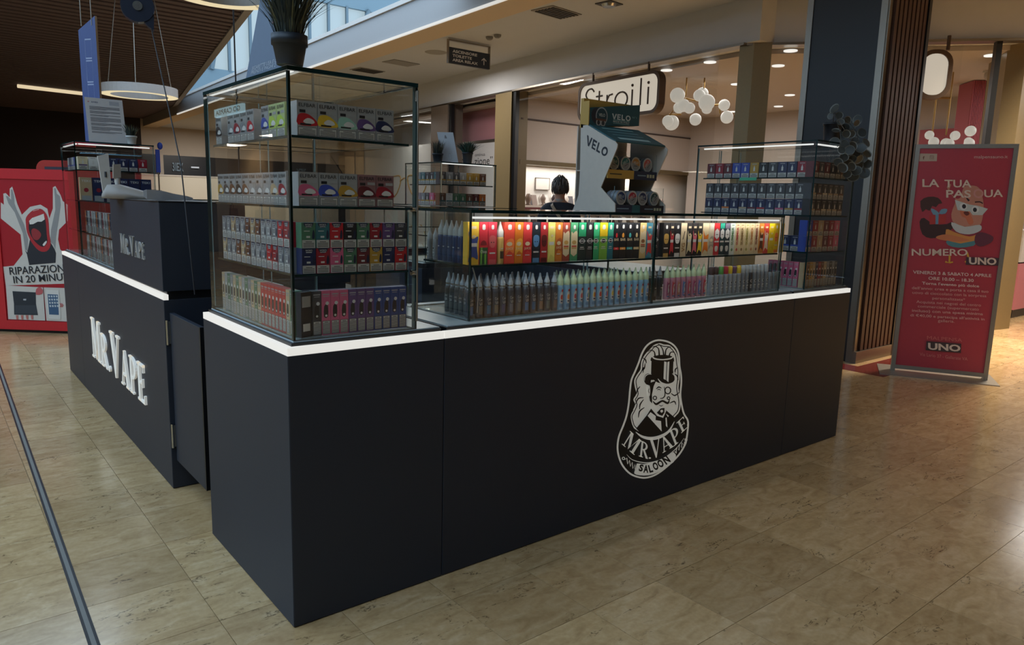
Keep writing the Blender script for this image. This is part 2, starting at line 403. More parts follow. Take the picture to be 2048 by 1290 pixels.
# aisle ceiling with the cove along the roof light
m = MB(); m.prism([(XI(-8)+.5, -8, 4.04), (15, -8, 4.04), (15, 30, 4.04), (XI(30)+.5, 30, 4.04)], (0, 0, .08), CEIL)
m.prism([(XI(-8), -8, 4.0), (XI(-8)+.52, -8, 4.0), (XI(30)+.52, 30, 4.0), (XI(30), 30, 4.0)], (0, 0, .03), mat('cove_soffit', (205, 186, 160), .8))
ceiling = structure(m.build('ceiling'))
m = MB(); m.prism([(XI(-8), -8, 4.03), (XI(30), 30, 4.03), (XI(30), 30, 4.52), (XI(-8), -8, 4.52)], (.1, 0, 0), mat('upper_fascia', (160, 159, 158), .8, noise=.03))
m.prism([(XI(-8)-.03, -8, 4.46), (XI(30)-.03, 30, 4.46), (XI(30)-.03, 30, 4.53), (XI(-8)-.03, -8, 4.53)], (.2, 0, 0), WHITE)
structure(m.build('wall_upper'))
m = MB(); m.prism([(XI(-2)-.035, -2, 3.985), (XI(24)-.035, 24, 3.985), (XI(24)-.035, 24, 4.02), (XI(-2)-.035, -2, 4.02)], (.03, 0, 0), lamp('cove_led', (255, 250, 240), .62))
tag(m.build('cove_light'), 'long white light line along the edge of the aisle ceiling', 'light')
m = MB(); m.prism([(XI(-2)+.44, -2, 4.031), (XI(24)+.44, 24, 4.031), (XI(24)+.5, 24, 4.031), (XI(-2)+.5, -2, 4.031)], (0, 0, .008), lamp('cove_warm', (255, 196, 130), 1.2))
m.build('cove_lamp', ceiling)
# brown slatted ceiling on the left
SE = lambda y: 3.27+.185*(y-9.17)
SLAT = mat('brown_slat', (96, 81, 83), .7); SLATD = mat('slat_gap', (30, 23, 22), .8)
m = MB(); m.prism([(-10, 8.6, 4.36), (SE(8.6), 8.6, 4.36), (SE(30), 30, 4.36), (-10, 30, 4.36)], (0, 0, .05), SLATD)
sc_ = structure(m.build('ceiling_slats'))
m = MB(); y = 8.7
while y < 29.9: m.box(-10, SE(y)-.02, y, y+.17, 4.30, 4.355, SLAT); y += .285
tag(m.build('slat_rows', sc_), kind='stuff')
m = MB(); m.prism([(SE(8.6)-.02, 8.6, 4.28), (SE(30)-.02, 30, 4.28), (SE(30)-.02, 30, 4.62), (SE(8.6)-.02, 8.6, 4.62)], (.12, 0, 0), mat('slat_edge', (150, 146, 144), .7))
structure(m.build('trim_2'))
structure(MB().prism([(-.9, -8.6, 4.45), (5.3, -8.6, 4.45), (5.3, 6.6, 4.45), (-.9, 6.6, 4.45)], (0, 0, .1), CEIL).build('ceiling_blocker'))  # unseen slab added to block sky light; roof stays open to its left
# end wall of the gallery: dark on the left, shop front under the aisle ceiling, tall windows above
DARKW = mat('dark_end_wall', (38, 30, 30), .8); BLUEW = mat('blue_gable', (112, 126, 130), .8, noise=.02); BEIGE = mat('beige_wall', (182, 170, 156), .8, noise=.03, scale=3)
m = MB(); m.box(-10, 6.3, 30, 30.3, 0, 4.5, DARKW); m.box(6.3, 15, 30, 30.3, 2.95, 4.3, BEIGE); m.box(6.3, 15, 30, 30.3, 0, 2.95, mat('dark_shop', (36, 38, 44), .4))
structure(m.build('wall_back'))
structure(MB().box(6.1, 12, 29.4, 29.6, 0, 2.1, mat('cream_panel', (206, 200, 184), .7, noise=.02)).box(6.1, 12, 29.38, 29.62, 2.1, 2.16, WHITE).build('wall_partition'))
m = MB(); m.box(6.9, 7.05, 29.9, 30, 2.1, 3.0, BEIGE); m.build('pier', bpy.data.objects['wall_back'])
m = MB(); m.box(-2, 40, 30.02, 30.3, 4.3, 6.55, BLUEW); m.box(-2, 40, 30.02, 30.3, 10.0, 14, BLUEW)
structure(m.build('wall_gable'))
SKYG = lamp('daylit_pane', (196, 216, 222), .62)
win = MB(); win.box(-2, 40, 30.2, 30.25, 6.5, 10.05, SKYG); wo = structure(win.build('window_1'))
mul = mat('blue_grey_mullion', (96, 108, 112), .6)
for k, x in enumerate([8.2, 9.0, 9.85, 10.75, 11.6, 12.45, 13.4, 14.3, 15.2, 16.2, 17.2, 18.2, 19.2, 20.3]): bx(x-.055, x+.055, 30.0, 30.12, 6.5, 10.05, mul).build('mullion', wo)
for x0, x1 in ((9.1, 9.8), (14.4, 16.3), (17.4, 19.0)): MB().tube([(x0, 29.98, 6.5), (x1, 29.98, 10.05)], .09, mul).build('brace', wo)
# left side and rear of the hall, seen in the glass and in the polished floor
m = MB(); LW = mat('left_piers', (150, 138, 126), .8)
m.box(-9.3, -8.95, -8.6, 30, 0, 3.2, mat('left_wall', (120, 106, 92), .7))
for y in (-8.6, -4.6, -.6, 3.4, 7.4, 11.4, 15.4, 19.4, 23.4, 27.4): m.box(-8.95, -8.9, y, y+.5, 0, 3.2, LW)
m.box(-9.3, -8.9, -8.6, 30, 3.2, 4.4, mat('left_fascia', (168, 158, 148), .8)); lwo = structure(m.build('wall_left'))
m = MB(); m.box(-9, 15, -9.0, -8.6, 0, 9, mat('dark_blocker_wall', (46, 40, 35), .8)); structure(m.build('wall_front_blocker'))  # unseen dark wall added to keep light off the counter fronts
m = MB(); m.box(15, 15.3, -9, 30, 0, 4.2, BEIGE); structure(m.build('wall_right'))

# bag shop across the gallery on the left: it shows in the left pane of the corner case
LSW = mat('left_shop_wall', (150, 138, 124), .8)
m = MB()
for y0, y1 in ((9.0, 9.8), (12.6, 13.2), (17.0, 17.8), (21.6, 22.4), (26, 30)): m.box(-5.3, -5.0, y0, y1, 0, 2.9, LSW)
m.box(-5.3, -5.0, 9, 30, 2.9, 4.3, LSW); m.box(-7.2, -7.0, 9, 30, 0, 2.9, mat('left_shop_back', (190, 158, 116), .7)); m.box(-7.2, -5.0, 9, 30, 2.9, 3.0, LSW); structure(m.build('wall_left_shop'))
for y in (11.2, 15.1, 19.7, 24.2): area('bag_shop_lamp', (-6.1, y, 2.85), 1.0, 30, (1, .90, .74))
for k, y in enumerate((10.4, 11.8, 14.0, 15.4, 16.4, 18.6, 20.2, 21.0, 23.0, 24.6)):
    t = thing('display_plinth', 'wooden plinth in the bag shop across the gallery, %s one along' % ORD[k], 'plinth', (-5.9, y, 0)); bx(-.3, .3, -.35, .35, 0, .8, mat('plinth_wood', (150, 116, 74), .6)).build('plinth', t)
    m = MB(); c = flat(((60, 40, 34), (150, 110, 70), (40, 40, 50), (130, 50, 44))[k % 4]); m.prism([(-.1, -.2, .8), (-.1, .2, .8), (-.1, .15, 1.08), (-.1, -.15, 1.08)], (.2, 0, 0), c); m.tube([(0, .1*math.cos(a*PI/6), 1.08+.14*math.sin(a*PI/6)) for a in range(7)], .012, c, 6)
    tag(m.build('handbag', None, (-5.9, y, .0)), 'handbag on a plinth in the bag shop across the gallery, %s one along' % ORD[k], 'handbag')
def mirror(px, py, xw):
    p = at(px, py, 'x', .035); d = p-EYE; d.x = -d.x; return p+d*((xw-p.x)/d.x)
p0, p1, p2 = mirror(434, 236, -4.98), mirror(489, 216, -4.98), mirror(434, 216, -4.98)
t = thing('shop_sign', 'pale lit sign with dark letters of the bag shop across the gallery', 'sign', (-4.98, min(p0.y, p1.y), p0.z)); wy = abs(p1.y-p0.y); hz_ = abs(p2.z-p0.z)*.8
bx(-.02, .06, 0, wy, 0, hz_, lamp('lit_sign', (168, 214, 228), 1.7)).build('lit_box', t)
m = MB(); write(m, 'GO CARPISA', (.0605, wy*.06, hz_*.2), (0, 1, 0), (0, 0, 1), wy*.88, flat((30, 44, 60)), hz_*.6, .01); m.build('lettering', t)

# ------------------------------------------------------------------ jewellery shop behind the aisle
PINK = mat('pink_wall', (158, 78, 88), .7, noise=.03); PINKL = mat('pink_panel', (166, 116, 122), .7, noise=.02); SHOPW = mat('shop_wall', (174, 163, 155), .75, noise=.02, scale=2)
SHOPC = mat('shop_ceiling', (184, 175, 169), .85, noise=.02)
m = MB(); m.prism([F(.15, -.36, 3.44), F(5.25, -.36, 3.44), (15, 8.8, 3.44), (15, -6, 3.44), G(7, -.36, 3.44), G(.2, -.36, 3.44)], (0, 0, .06), SHOPC); structure(m.build('ceiling_shop'))
m = MB(); m.box(8.12, 15, 8.75, 8.95, 2.25, 3.44, SHOPW); m.box(8.12, 15, 9.15, 9.3, .0, 2.25, mat('niche_back', (214, 208, 200), .6)); m.box(8.12, 15, 8.73, 9.15, 2.17, 2.25, GOLDD); m.box(8.12, 15, 8.73, 8.75, 2.99, 3.02, mat('dark_cornice_line', (64, 54, 52), .7))  # last box: narrow dark strip along the cornice
wall_sh = structure(m.build('wall_shop'))
m = MB(); m.box(13.2, 13.4, -2, 8.75, 0, 3.44, SHOPW); m.box(13.1, 13.2, 4.6, 5.3, 0, 2.9, PINK); m.box(13.1, 13.2, 3.0, 3.65, 0, 2.9, PINK); structure(m.build('wall_shop_rear'))
area('niche_lamp', (10.2, 8.92, 2.16), 4.2, 34, (1, .96, .9), sy=.1)
for x0 in (8.25, 9.9, 11.3): bx(x0, x0+1.1, 8.765, 8.78, 1.30, 1.36, flat((96, 40, 44))).build('shelf_strip', wall_sh)
for k, z in enumerate((1.36, .95)): MB().box(8.2, 12.8, 8.78, 9.14, z, z+.04, mat('display_shelf', (205, 196, 186), .5)).build('display_shelf', wall_sh)
# two gold columns of the shop front, black mullions, panes
def column(name, T, s0, s1, label, d=.22, a=GOLD, b=GOLDD):  # b: darker copy of the cladding, shading painted onto the end faces
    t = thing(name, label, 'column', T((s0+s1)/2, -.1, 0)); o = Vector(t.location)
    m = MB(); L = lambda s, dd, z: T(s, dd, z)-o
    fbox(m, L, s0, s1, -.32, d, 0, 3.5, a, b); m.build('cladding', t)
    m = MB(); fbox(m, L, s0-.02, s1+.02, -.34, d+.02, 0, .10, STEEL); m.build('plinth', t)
    return t
t = thing('gold_column', 'square gold clad column at the corner of the jewellery shop front', 'column', (7.40, 3.42, 0))
P1, P2 = at(1480, 88, 'z', 3.5), at(1506, 88, 'z', 3.5); P3 = at(1545, 84, 'z', 3.5); q = [Vector((p.x, p.y, 0))-Vector(t.location) for p in (P1, P2, P3)]
q[1] = q[1]+Vector((-.10, -.10, 0))*.6; q4 = q[0]+(q[2]-q[1])
m = MB(); m.prism([p+Vector((0, 0, 3.5)) for p in (q[0], q[1], q[2], q4)], (0, 0, -3.5), GOLD); m.build('cladding', t)
_h = lambda px, d: (hit(px, 300, F(0, d, 0), FN)-FA).dot(FE)
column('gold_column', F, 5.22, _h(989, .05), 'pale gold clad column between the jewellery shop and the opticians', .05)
column('grey_column', F, 7.72, 8.5, 'taupe clad column at the far end of the pink panelled shopfront', .05, mat('taupe_cladding', (112, 98, 86), .5), mat('taupe_side_shade', (84, 74, 66), .5))
t = thing('gold_column', 'wide gold clad column at the right edge beside the red poster stand', 'column', (9.45, 1.0, 0))
a, b, c = at(1943, 655, 'z', 0), at(1979, 661, 'z', 0), at(2018, 657, 'z', 0); o = Vector(t.location); o2 = Vector((.75, .45, 0))
m = MB(); m.prism([p-o+Vector((0, 0, 3.5)) for p in (b, c, c+o2, a+o2, a)], (0, 0, -3.5), GOLD); m.build('cladding', t)
p = at(2046, 632, 'z', 0); t = thing('display_counter', 'pink fronted shop counter at the right edge beyond the gold column', 'counter', p)
MB().box(-.45, .5, 0, .6, .12, .78, mat('pink_counter', (196, 120, 128), .5)).build('front', t); MB().box(-.43, .5, .02, .6, 0, .12, BLACK2).build('plinth', t); MB().box(-.45, .5, 0, .6, .80, 1.25, mat('white_case', (206, 202, 196), .4)).build('case', t)
mull = MB(); pan = MB(); k = 2
for s in (5.12, 7.62): structure(fbox(MB(), F, s, s+.09, -.06, .02, 0, 3.47, BLACK2).build('trim_%d' % (k+1))); k += 1
for s0, s1, T in ((.35, 5.1, F), (8.5, 14, F), (14, 20, F), (.25, 2.5, G)):
    structure(fbox(MB(), T, s0, s1, -.03, -.02, 0, 3.46, SHOPGLASS).build('window_%d' % k)); k += 1
_g = (hit(1999, 85, G(0, 0, 0), GN)-GA).dot(GE)
structure(fbox(MB(), G, _g-.03, _g+.03, -.08, .02, 0, 3.47, BLACK2).build('trim_9'))
# opticians: pink head panel, white display panel, pale window display
def sz(px, py, d):
    p = hit(px, py, F(0, d, 0), FN)-FA; return p.dot(FE), p.z
sl, sr = sz(898, 240, -.75)[0], sz(1010, 240, -.75)[0]; zp0, zp1 = sz(940, 283, -.75)[1], 3.42
m = MB(); fbox(m, F, sr-.6, sl, -.85, -.75, zp0, zp1, PINKL); fbox(m, F, 5.9, 14, -1.3, -1.2, 0, 3.44, mat('optician_white', (206, 204, 200), .7)); fbox(m, F, 5.3, 20, -3.6, -.4, 3.42, 3.46, SHOPC)
op = structure(m.build('wall_optician'))
PANELC = mat('notice_board', (198, 195, 193), .6); D = -.70
s1, s0 = sz(911, 350, D)[0], sz(987, 350, D)[0]-.5; zt_ = sz(950, 282, D)[1]
pn = thing('shop_placard', 'tall white shop board with black serif lettering behind the gold column', 'board', F((s0+s1)/2, D, 0))
o = Vector(pn.location); L = lambda s, d, z: F(s, d, z)-o
m = MB(); fbox(m, L, s0, s1, D-.03, D, .25, zt_-.06, PANELC); m.build('board', pn)
for k in range(3): fbox(MB(), L, *((s0-.05, s1+.05, D-.04, D+.01, zt_-.06, zt_) if k == 0 else (s0-.05, s0, D-.04, D+.01, 0, zt_-.06) if k == 1 else (s1, s1+.05, D-.04, D+.01, 0, zt_-.06)), STEEL).build('frame', pn)
INK = flat((40, 38, 40))
for w_, xa, xb, ya, yb in (('tc', 920, 934, 317, 329), ('zione”', 949, 985, 315, 330), ('ontinua', 950, 970, 307, 313)):
    sa, za = sz(xa, yb, D+.002); sb, _ = sz(xb, yb, D+.002); _, zb_ = sz(xa, ya, D+.002); write(MB(), w_, L(sa, D+.002, za), -FE, (0, 0, 1), sa-sb, INK, zb_-za).build('lettering', pn)
# drawn spectacles on the pale window of the opticians
gp = thing('window_poster', 'pale window poster with spectacles drawn in gold line', 'poster', F(11, -.30, 0)); o = Vector(gp.location)
m = MB(); fbox(m, L2 := (lambda s, d, z: F(s, d, z)-o), 8.7, 13.3, -.34, -.30, .3, 2.75, mat('pale_poster', (214, 214, 210), .7, noise=.02)); m.build('sheet', gp)
GLD = flat((196, 156, 84))
m = MB()
for c in (9.9, 11.4): m.tube([Vector(L2(c+.55*math.cos(a*PI/10), -.295, 1.85+.27*math.sin(a*PI/10)+.10*math.cos(a*PI/5))) for a in range(-11, 10)], .016, GLD, 5)
m.tube([Vector(L2(10.4, -.295, 1.9)), Vector(L2(10.65, -.295, 1.98)), Vector(L2(10.9, -.295, 1.9))], .016, GLD, 5); m.build('spectacles_drawing', gp)
area('optician_lamp', F(10, -.1, 3.3), 3, 28, (1, .97, .92), sy=.3)

# column of the gallery clad in black and slats
t = thing('clad_column', 'square column clad in black panel and brown slats behind the red poster', 'column', (6.05, 1.08, 0))
BLKP = mat('black_panel', (34, 36, 39), .4, noise=.05); WSL = mat('walnut_slat', (72, 44, 28), .5, noise=.2, scale=12); WSLD = mat('walnut_gap', (30, 17, 12), .7)
bx(.02, .78, .02, .78, 0, 4.1, BLACK2).build('core', t)
bx(0, .02, .06, .72, .02, 4.1, BLKP).build('black_panel', t)
for y0, y1 in ((0, .06), (.72, .78)): bx(-.012, .02, y0, y1, 0, 4.1, STEEL).build('metal_edge', t)
bx(.0, .06, -.012, .02, 0, 4.1, STEEL).build('metal_edge', t)
bx(.06, .76, .0, .02, .12, 4.1, WSLD).build('backing', t)
sl = bx(0, .055, -.032, .0, .12, 4.1, WSL).mesh('slat')
for k in range(8): obj('slat', sl, t, (.075+k*.0835, 0, 0))
bx(.735, .79, -.04, .02, 0, 4.1, BLACK2).build('black_edge', t)
bx(-.01, .74, -.04, .0, 0, .115, STEEL).build('plinth', t)

# ceiling fittings of the aisle and the shop
for k, (px, py, Z) in enumerate(((1225, 208, 0), (945, 260, 0), (680, 310, 0), (457, 348, 0), (1745, 134, 0), (1665, 231, 0), (1740, 420, 0), (1667, 493, 0), (1395, 350, 0), (1375, 527, 0), (78, 482, 0), (283, 506, 0), (315, 548, 0))):
    c = at(1040+px/3.225, 60+py/3.225, 'z', 3.435); l = ('%s glowing round downlight in the jewellery shop ceiling, by size in view' % ORD[k]) if 0 else None
    o = MB().lathe([(.085, 0), (.085, .012), (.07, .014)], lamp('downlight', (255, 252, 244), .95), 18).build('downlight', None, (c.x, c.y, 3.428))
    tag(o, ['round downlight above the hanging lit shop sign, nearest the corner column', 'round downlight above the middle of the hanging lit shop sign', 'round downlight above the left half of the hanging shop sign', 'round downlight just left of the hanging shop sign', 'round downlight right of the corner column, highest one', 'round downlight right of the corner column, second highest', 'round downlight right of the corner column, third from the top', 'round downlight right of the corner column, lowest one', 'small downlight touching the left edge of the corner column', 'small downlight left of the corner column behind the globes', 'small downlight left of the shop sign, leftmost', 'small downlight left of the shop sign, middle of three', 'small downlight left of the shop sign, lowest of three'][k], 'downlight', 'downlights in the shop ceiling')
for k, (px, py) in enumerate(((1983, 111), (1887, 209), (1925, 217))):
    c = at(px, py, 'z', 3.435); o = MB().lathe([(.085, 0), (.085, .012), (.07, .014)], lamp('downlight', (255, 252, 244), .95), 18).build('downlight', None, (c.x, c.y, 3.428))
    tag(o, ['large downlight above the red poster stand, right of the blade sign', 'small downlight above the poster stand under the blade sign', 'small downlight above the poster stand beside the hanging cord'][k], 'downlight', 'downlights in the shop ceiling')
for k, (px, py, lab) in enumerate(((995, 70, 'right one of two round ceiling detectors above the direction sign'), (1218, 8, 'square recessed spotlight at the top edge of the aisle ceiling'), (979, 74, 'left one of two round ceiling detectors above the direction sign'), (872, 105, 'pale round ceiling speaker left of the hanging direction sign'), (1113, 25, 'slotted air vent in the aisle ceiling below the spotlight'), (802, 126, 'thin square hatch in the aisle ceiling left of the direction sign'), (735, 141, 'small vent in the aisle ceiling above the tall glass case'))):
    c = at(px, py, 'z', 4.035); m = MB()
    k = (1, 0, 1, 2, 3, 4, 5)[k]
    if k == 0: m.box(-.13, .13, -.13, .13, 0, .05, mat('dark_vent', (60, 58, 56), .6)).lathe([(.08, -.03), (.10, 0)], CHROME, 16); nm, ct = 'ceiling_spotlight', 'spotlight'
    elif k == 1:
        m.lathe([(.03, -.04), (.055, -.02), (.06, .01)], mat('detector', (120, 118, 114), .5), 16); nm, ct = 'smoke_detector', 'detector'
    elif k == 2: m.lathe([(.17, 0), (.2, .01)], mat('speaker_grille', (150, 147, 142), .7), 24); nm, ct = 'ceiling_speaker', 'speaker'
    else:
        m.box(-.3, .3, -.2, .2, 0, .01, mat('vent_frame', (140, 136, 130), .6))
        if k != 4:
            for q in range(6): m.box(-.26, .26, -.17+q*.06, -.14+q*.06, -.012, 0, mat('dark_vent', (60, 58, 56), .6))
        nm, ct = ('air_vent', 'vent') if k != 4 else ('ceiling_hatch', 'hatch')
    tag(m.build(nm, None, (c.x, c.y, 4.028), 0.1), lab, ct)
# hanging direction sign
t = thing('direction_sign', 'dark hanging sign with lift, toilet and relax words and an up arrow', 'sign', (6.02, 8.1, 0))
c0, c1, c2, c3 = [at(px, py, 'y', 8.1)-Vector(t.location) for px, py in ((897, 94), (978, 108), (978, 139), (897, 126))]
def tilt(p): return Vector((p.x, 0, p.z))
w = (c1.x-c0.x); zt = (c0.z+c1.z)/2; zb = (c2.z+c3.z)/2
bx(c0.x, c1.x, -.02, .03, zb, zt, mat('sign_navy', (40, 48, 62), .5)).build('panel', t)
bx(c0.x-.012, c0.x, -.022, .032, zb, 4.02, STEEL).build('bracket', t); bx(c1.x, c1.x+.012, -.022, .032, zb, 4.02, STEEL).build('bracket', t); bx(c0.x, c1.x, -.02, .03, 4.0, 4.02, STEEL).build('bracket_rail', t)
WT = flat((214, 216, 218)); h = zt-zb
for k, (s, ww) in enumerate((('ASCENSORE', .60), ('TOILETTE', .47), ('AREA RELAX', .62))): write(MB(), s, (c0.x+.08*w, -.0215, zb+h*(.68-.27*k)), (1, 0, 0), (0, 0, 1), w*ww, WT, h*.18, .03).build('lettering', t)
m = MB()
m.box(c0.x+w*.845, c0.x+w*.865, -.0225, -.021, zb+h*.22, zb+h*.62, WT)
for s in (-1, 1): m.poly([(c0.x+w*.855+d*s, -.0225, zb+h*e) for d, e in ((0, .68), (0, .60), (w*.06, .45), (w*.06, .53))][::s], WT)
m.build('arrow', t)
# lit shop sign hung in the front of the jewellery shop
def pill(s0, s1, z0, z1, r, n=6):
    out = []
    for cx, cz, a in ((s1-r, z1-r, 0), (s0+r, z1-r, 90), (s0+r, z0+r, 180), (s1-r, z0+r, 270)):
        out += [(cx+r*math.cos(math.radians(a+90*k/n)), cz+r*math.sin(math.radians(a+90*k/n))) for k in range(n+1)]
    return out
BRZ = mat('bronze_frame', (84, 66, 52), .5, .3); LIT = lamp('lit_acrylic', (238, 226, 206), .55)
def litsign(T, s0, s1, d, dep, z0, z1, label, word=None):
    t = thing('shop_sign', label, 'sign', T((s0+s1)/2, d, (z0+z1)/2)); o = Vector(t.location); L = lambda s, dd, z: T(s, dd, z)-o
    nn = L(0, 1, 0)-L(0, 0, 0); r = min(.16, (z1-z0)*.3)
    m = MB(); out = pill(s0, s1, z0, z1, r); inn = pill(s0+.045, s1-.045, z0+.045, z1-.045, r*.8); n = len(out)
    A = [L(s, d, z) for s, z in out]; Bk = [L(s, d-dep, z) for s, z in out]; I = [L(s, d, z) for s, z in inn]; I2 = [L(s, d-.02, z) for s, z in inn]
    m.add(A+Bk, [[i, (i+1) % n, n+(i+1) % n, n+i] for i in range(n)], BRZ); m.add(A+I, [[i, (i+1) % n, n+(i+1) % n, n+i] for i in range(n)], BRZ); m.add(I+I2, [[i, (i+1) % n, n+(i+1) % n, n+i] for i in range(n)], BRZ); m.add(Bk, [list(range(n))], BRZ); m.build('frame', t)
    m = MB(); m.add(I2, [list(range(n))], LIT); m.build('lit_face', t)
    m = MB()
    for s in (s0+.3*(s1-s0)/1.86, s1-.3*(s1-s0)/1.86): MB().tube([L(s, d-dep/2, z1), L(s, d-dep/2, 3.5)], .02, BRZ, 6).build('hanger', t)
    return t, L
t, L = litsign(F, 1.30, 3.16, .10, .12, 2.76, 3.36, 'lit rounded shop sign with thin brown letters in a bronze frame')
m = MB(); LET = flat((70, 54, 44)); n = -FE
for q in range(1): pass
th = .014
def lettertube(pts): m.tube([L(s, .085, z) for s, z in pts], th, LET, 6)
S0 = 3.0                                                    # left end as seen from the gallery; s falls to the right
b = 2.90; X = .24
sw = [(S0-.02, b+.05), (S0-.10, b), (S0-.20, b+.02), (S0-.24, b+.09), (S0-.20, b+.15), (S0-.08, b+.20), (S0-.03, b+.27), (S0-.08, b+.34), (S0-.17, b+.35), (S0-.23, b+.30)]
lettertube([(x, z) for x, z in smooth(sw, 3, False)]); lettertube([(S0-.36, b+.30), (S0-.36, b+.06), (S0-.38, b+.01), (S0-.43, b)]); lettertube([(S0-.29, b+.22), (S0-.44, b+.22)])
lettertube([(S0-.55, b), (S0-.55, b+.22)]); lettertube([(S0-.55, b+.14), (S0-.60, b+.21), (S0-.68, b+.22)])
lettertube([(S0-.88-.14*math.cos(a*PI/9), b+.115+.115*math.sin(a*PI/9)) for a in range(19)])
for x, z in ((1.12, .24), (1.30, .38), (1.46, .24)): lettertube([(S0-x, b), (S0-x, b+z)])
for x in (1.12, 1.46): m.ball(L(S0-x, .085, b+.30), .022, LET, 8, 6)
m.build('lettering', t)
litsign(G, 1.95, 2.32, .28, .10, 2.78, 3.34, 'small lit rounded blade sign right of the slatted column')
# globe lamps in the shop
OPAL = lamp('opal_globe', (232, 226, 212), .50)
def globes(label, c, pts, loc):
    t = thing('globe_chandelier', label, 'lamp', loc); o = Vector(loc); br = mat('brass', (176, 140, 80), .35, .8)
    for px, py, r in pts:
        p = hit(px, py, c, (-.72, -.69, 0))+Vector((random.uniform(-.15, .15), random.uniform(-.15, .15), 0)); MB().ball(p-o, r, OPAL, 24, 14).build('globe', t)
    return t, br, o
CH = Vector((8.85, 5.2, 2.95)); k = 1/3.225
t, br, o = globes('cluster of white globe lamps on brass bars behind the shop sign', CH, [(1040+x*k, 60+y*k, r) for x, y, r in ((995, 428, .115), (1102, 425, .092), (1010, 502, .088), (1090, 493, .098), (1122, 510, .085), (1195, 478, .125), (1215, 408, .095), (1205, 515, .08), (1167, 572, .094), (1300, 485, .088), (1360, 470, .096), (1286, 560, .098), (945, 595, .088), (1023, 598, .117))], CH)
m = MB()
for x, y in ((1068, 430), (1182, 440)):
    a = hit(1040+x*k, 60+y*k, CH, (-.72, -.69, 0)); MB().tube([a-o, Vector((a.x, a.y, 3.44))-o], .012, br, 6).build('brass_rod', t)
for (x, y), (x2, y2) in (((985, 520), (960, 560)), ((1250, 485), (1320, 478)), ((1068, 440), (1182, 470)), ((960, 545), (1040, 545)), ((1285, 480), (1290, 540))): MB().tube([hit(1040+a*k, 60+b2*k, CH, (-.72, -.69, 0))-o for a, b2 in ((x, y), (x2, y2))], .012, br, 6).build('brass_bar', t)
C2 = Vector((10.2, 2.9, 2.2)); t, br, o = globes('second cluster of white globe lamps above the red poster stand', C2, [(1868, 271, .062), (1902, 271, .066), (1920, 263, .074), (1862, 286, .07), (1885, 286, .07), (1905, 288, .07), (1930, 287, .07), (1941, 281, .055)], C2)
m = MB()
for x in (1864, 1892):
    a = hit(x, 270, C2, (-.72, -.69, 0)); MB().tube([a-o, Vector((a.x, a.y, 3.44))-o], .01, br, 6).build('brass_rod', t)
a = hit(1862, 196, C2, (-.72, -.69, 0)); b2 = hit(1901, 196, C2, (-.72, -.69, 0)); MB().tube([a-o, b2-o], .015, br, 6).build('brass_bar', t)
# pink ribbed pier and dome camera right of the column
t = thing('ribbed_pier', 'pink ribbed pier inside the shop above the red poster stand', 'pier', (11.0, 3.0, 0)); a = hit(1942, 200, (11.0, 3.0, 0), (-.7, -.7, 0)); b2 = hit(1978, 200, (11, 3, 0), (-.7, -.7, 0)); a.z = b2.z = 0; o = Vector(t.location); e = (b2-a)/12
m = MB(); m.prism([p-o for p in (a, b2, b2+Vector((.3, .3, 0)), a+Vector((.3, .3, 0)))], (0, 0, 3.43), PINK); m.build('core', t); m = MB()
for k in range(12): m.prism([a+e*(k+.15)-o, a+e*(k+.85)-o, a+e*(k+.85)+Vector((-.02, -.02, 0))-o, a+e*(k+.15)+Vector((-.02, -.02, 0))-o], (0, 0, 3.43), mat('pink_rib', (164, 76, 88), .6))
m.build('ribs', t)
c = at(1983, 150, 'y', 1.9); tag(MB().ball((0, 0, 0), .09, mat('camera_dome', (170, 160, 150), .3), 18, 10).lathe([(.11, .03), (.11, .09)], WHITE, 18).build('dome_camera', None, c), 'white dome camera on the pier above the red poster stand', 'camera')
# shelves of small jewellery stands along the lit niche
CARD = mat('jewellery_card', rough=.5, objcol=True); n = 0
def bust():
    m = MB().lathe([(.035, 0), (.045, .01), (.02, .03), (.04, .09), (.055, .14), (.03, .19), (.018, .22)], CARD, 10); return m.mesh('jewellery_bust')
BUST = bust(); CRD = MB().prism([(-.06, 0, 0), (.06, 0, 0), (.06, .06, .2), (-.06, .06, .2)], (0, .012, 0), CARD).mesh('jewellery_card')
for row, z, dp in ((0, 1.40, 0), (0, 1.40, 1), (1, .99, 0)):
    for k in range(26):
        x = 8.30+k*.165+.08*dp+random.uniform(-.02, .02); c = random.choice([(224, 216, 208), (205, 196, 190), (60, 44, 46), (150, 130, 120), (230, 226, 220), (180, 60, 64) if k % 5 == 0 else (90, 86, 90)])
        o = obj('jewellery_bust' if k % 2 else 'jewellery_card', BUST if k % 2 else CRD, None, (x, 8.84+.14*dp+random.uniform(-.02, .02), z), random.uniform(-.3, .3), c)
        tag(o, '%s jewellery %s, %s from left, %s, %s shelf of the lit niche' % ({0: 'small leaning', 1: 'small'}[k % 2], ('card', 'bust')[k % 2], ORD[k], ('front', 'rear')[dp], ('upper', 'lower')[row]), 'jewellery stand', 'jewellery stands along the shop niche')
for k, x in enumerate((9.05, 10.35)):
    t = thing('shelf_sign', ['small white framed sign on the left part of the shop niche', 'small white framed sign right of the person in the shop niche'][k], 'sign', (x, 9.12, 1.72)); bx(-.18, .18, 0, .02, 0, .22, flat((206, 200, 192))).build('board', t); m = MB()
    for a in ((-.19, -.18, 0, .23), (.18, .19, 0, .23), (-.19, .19, .22, .23), (-.19, .19, -.01, 0)): m.box(a[0], a[1], -.006, .02, a[2], a[3], flat((120, 110, 104)))
    m.build('frame', t)

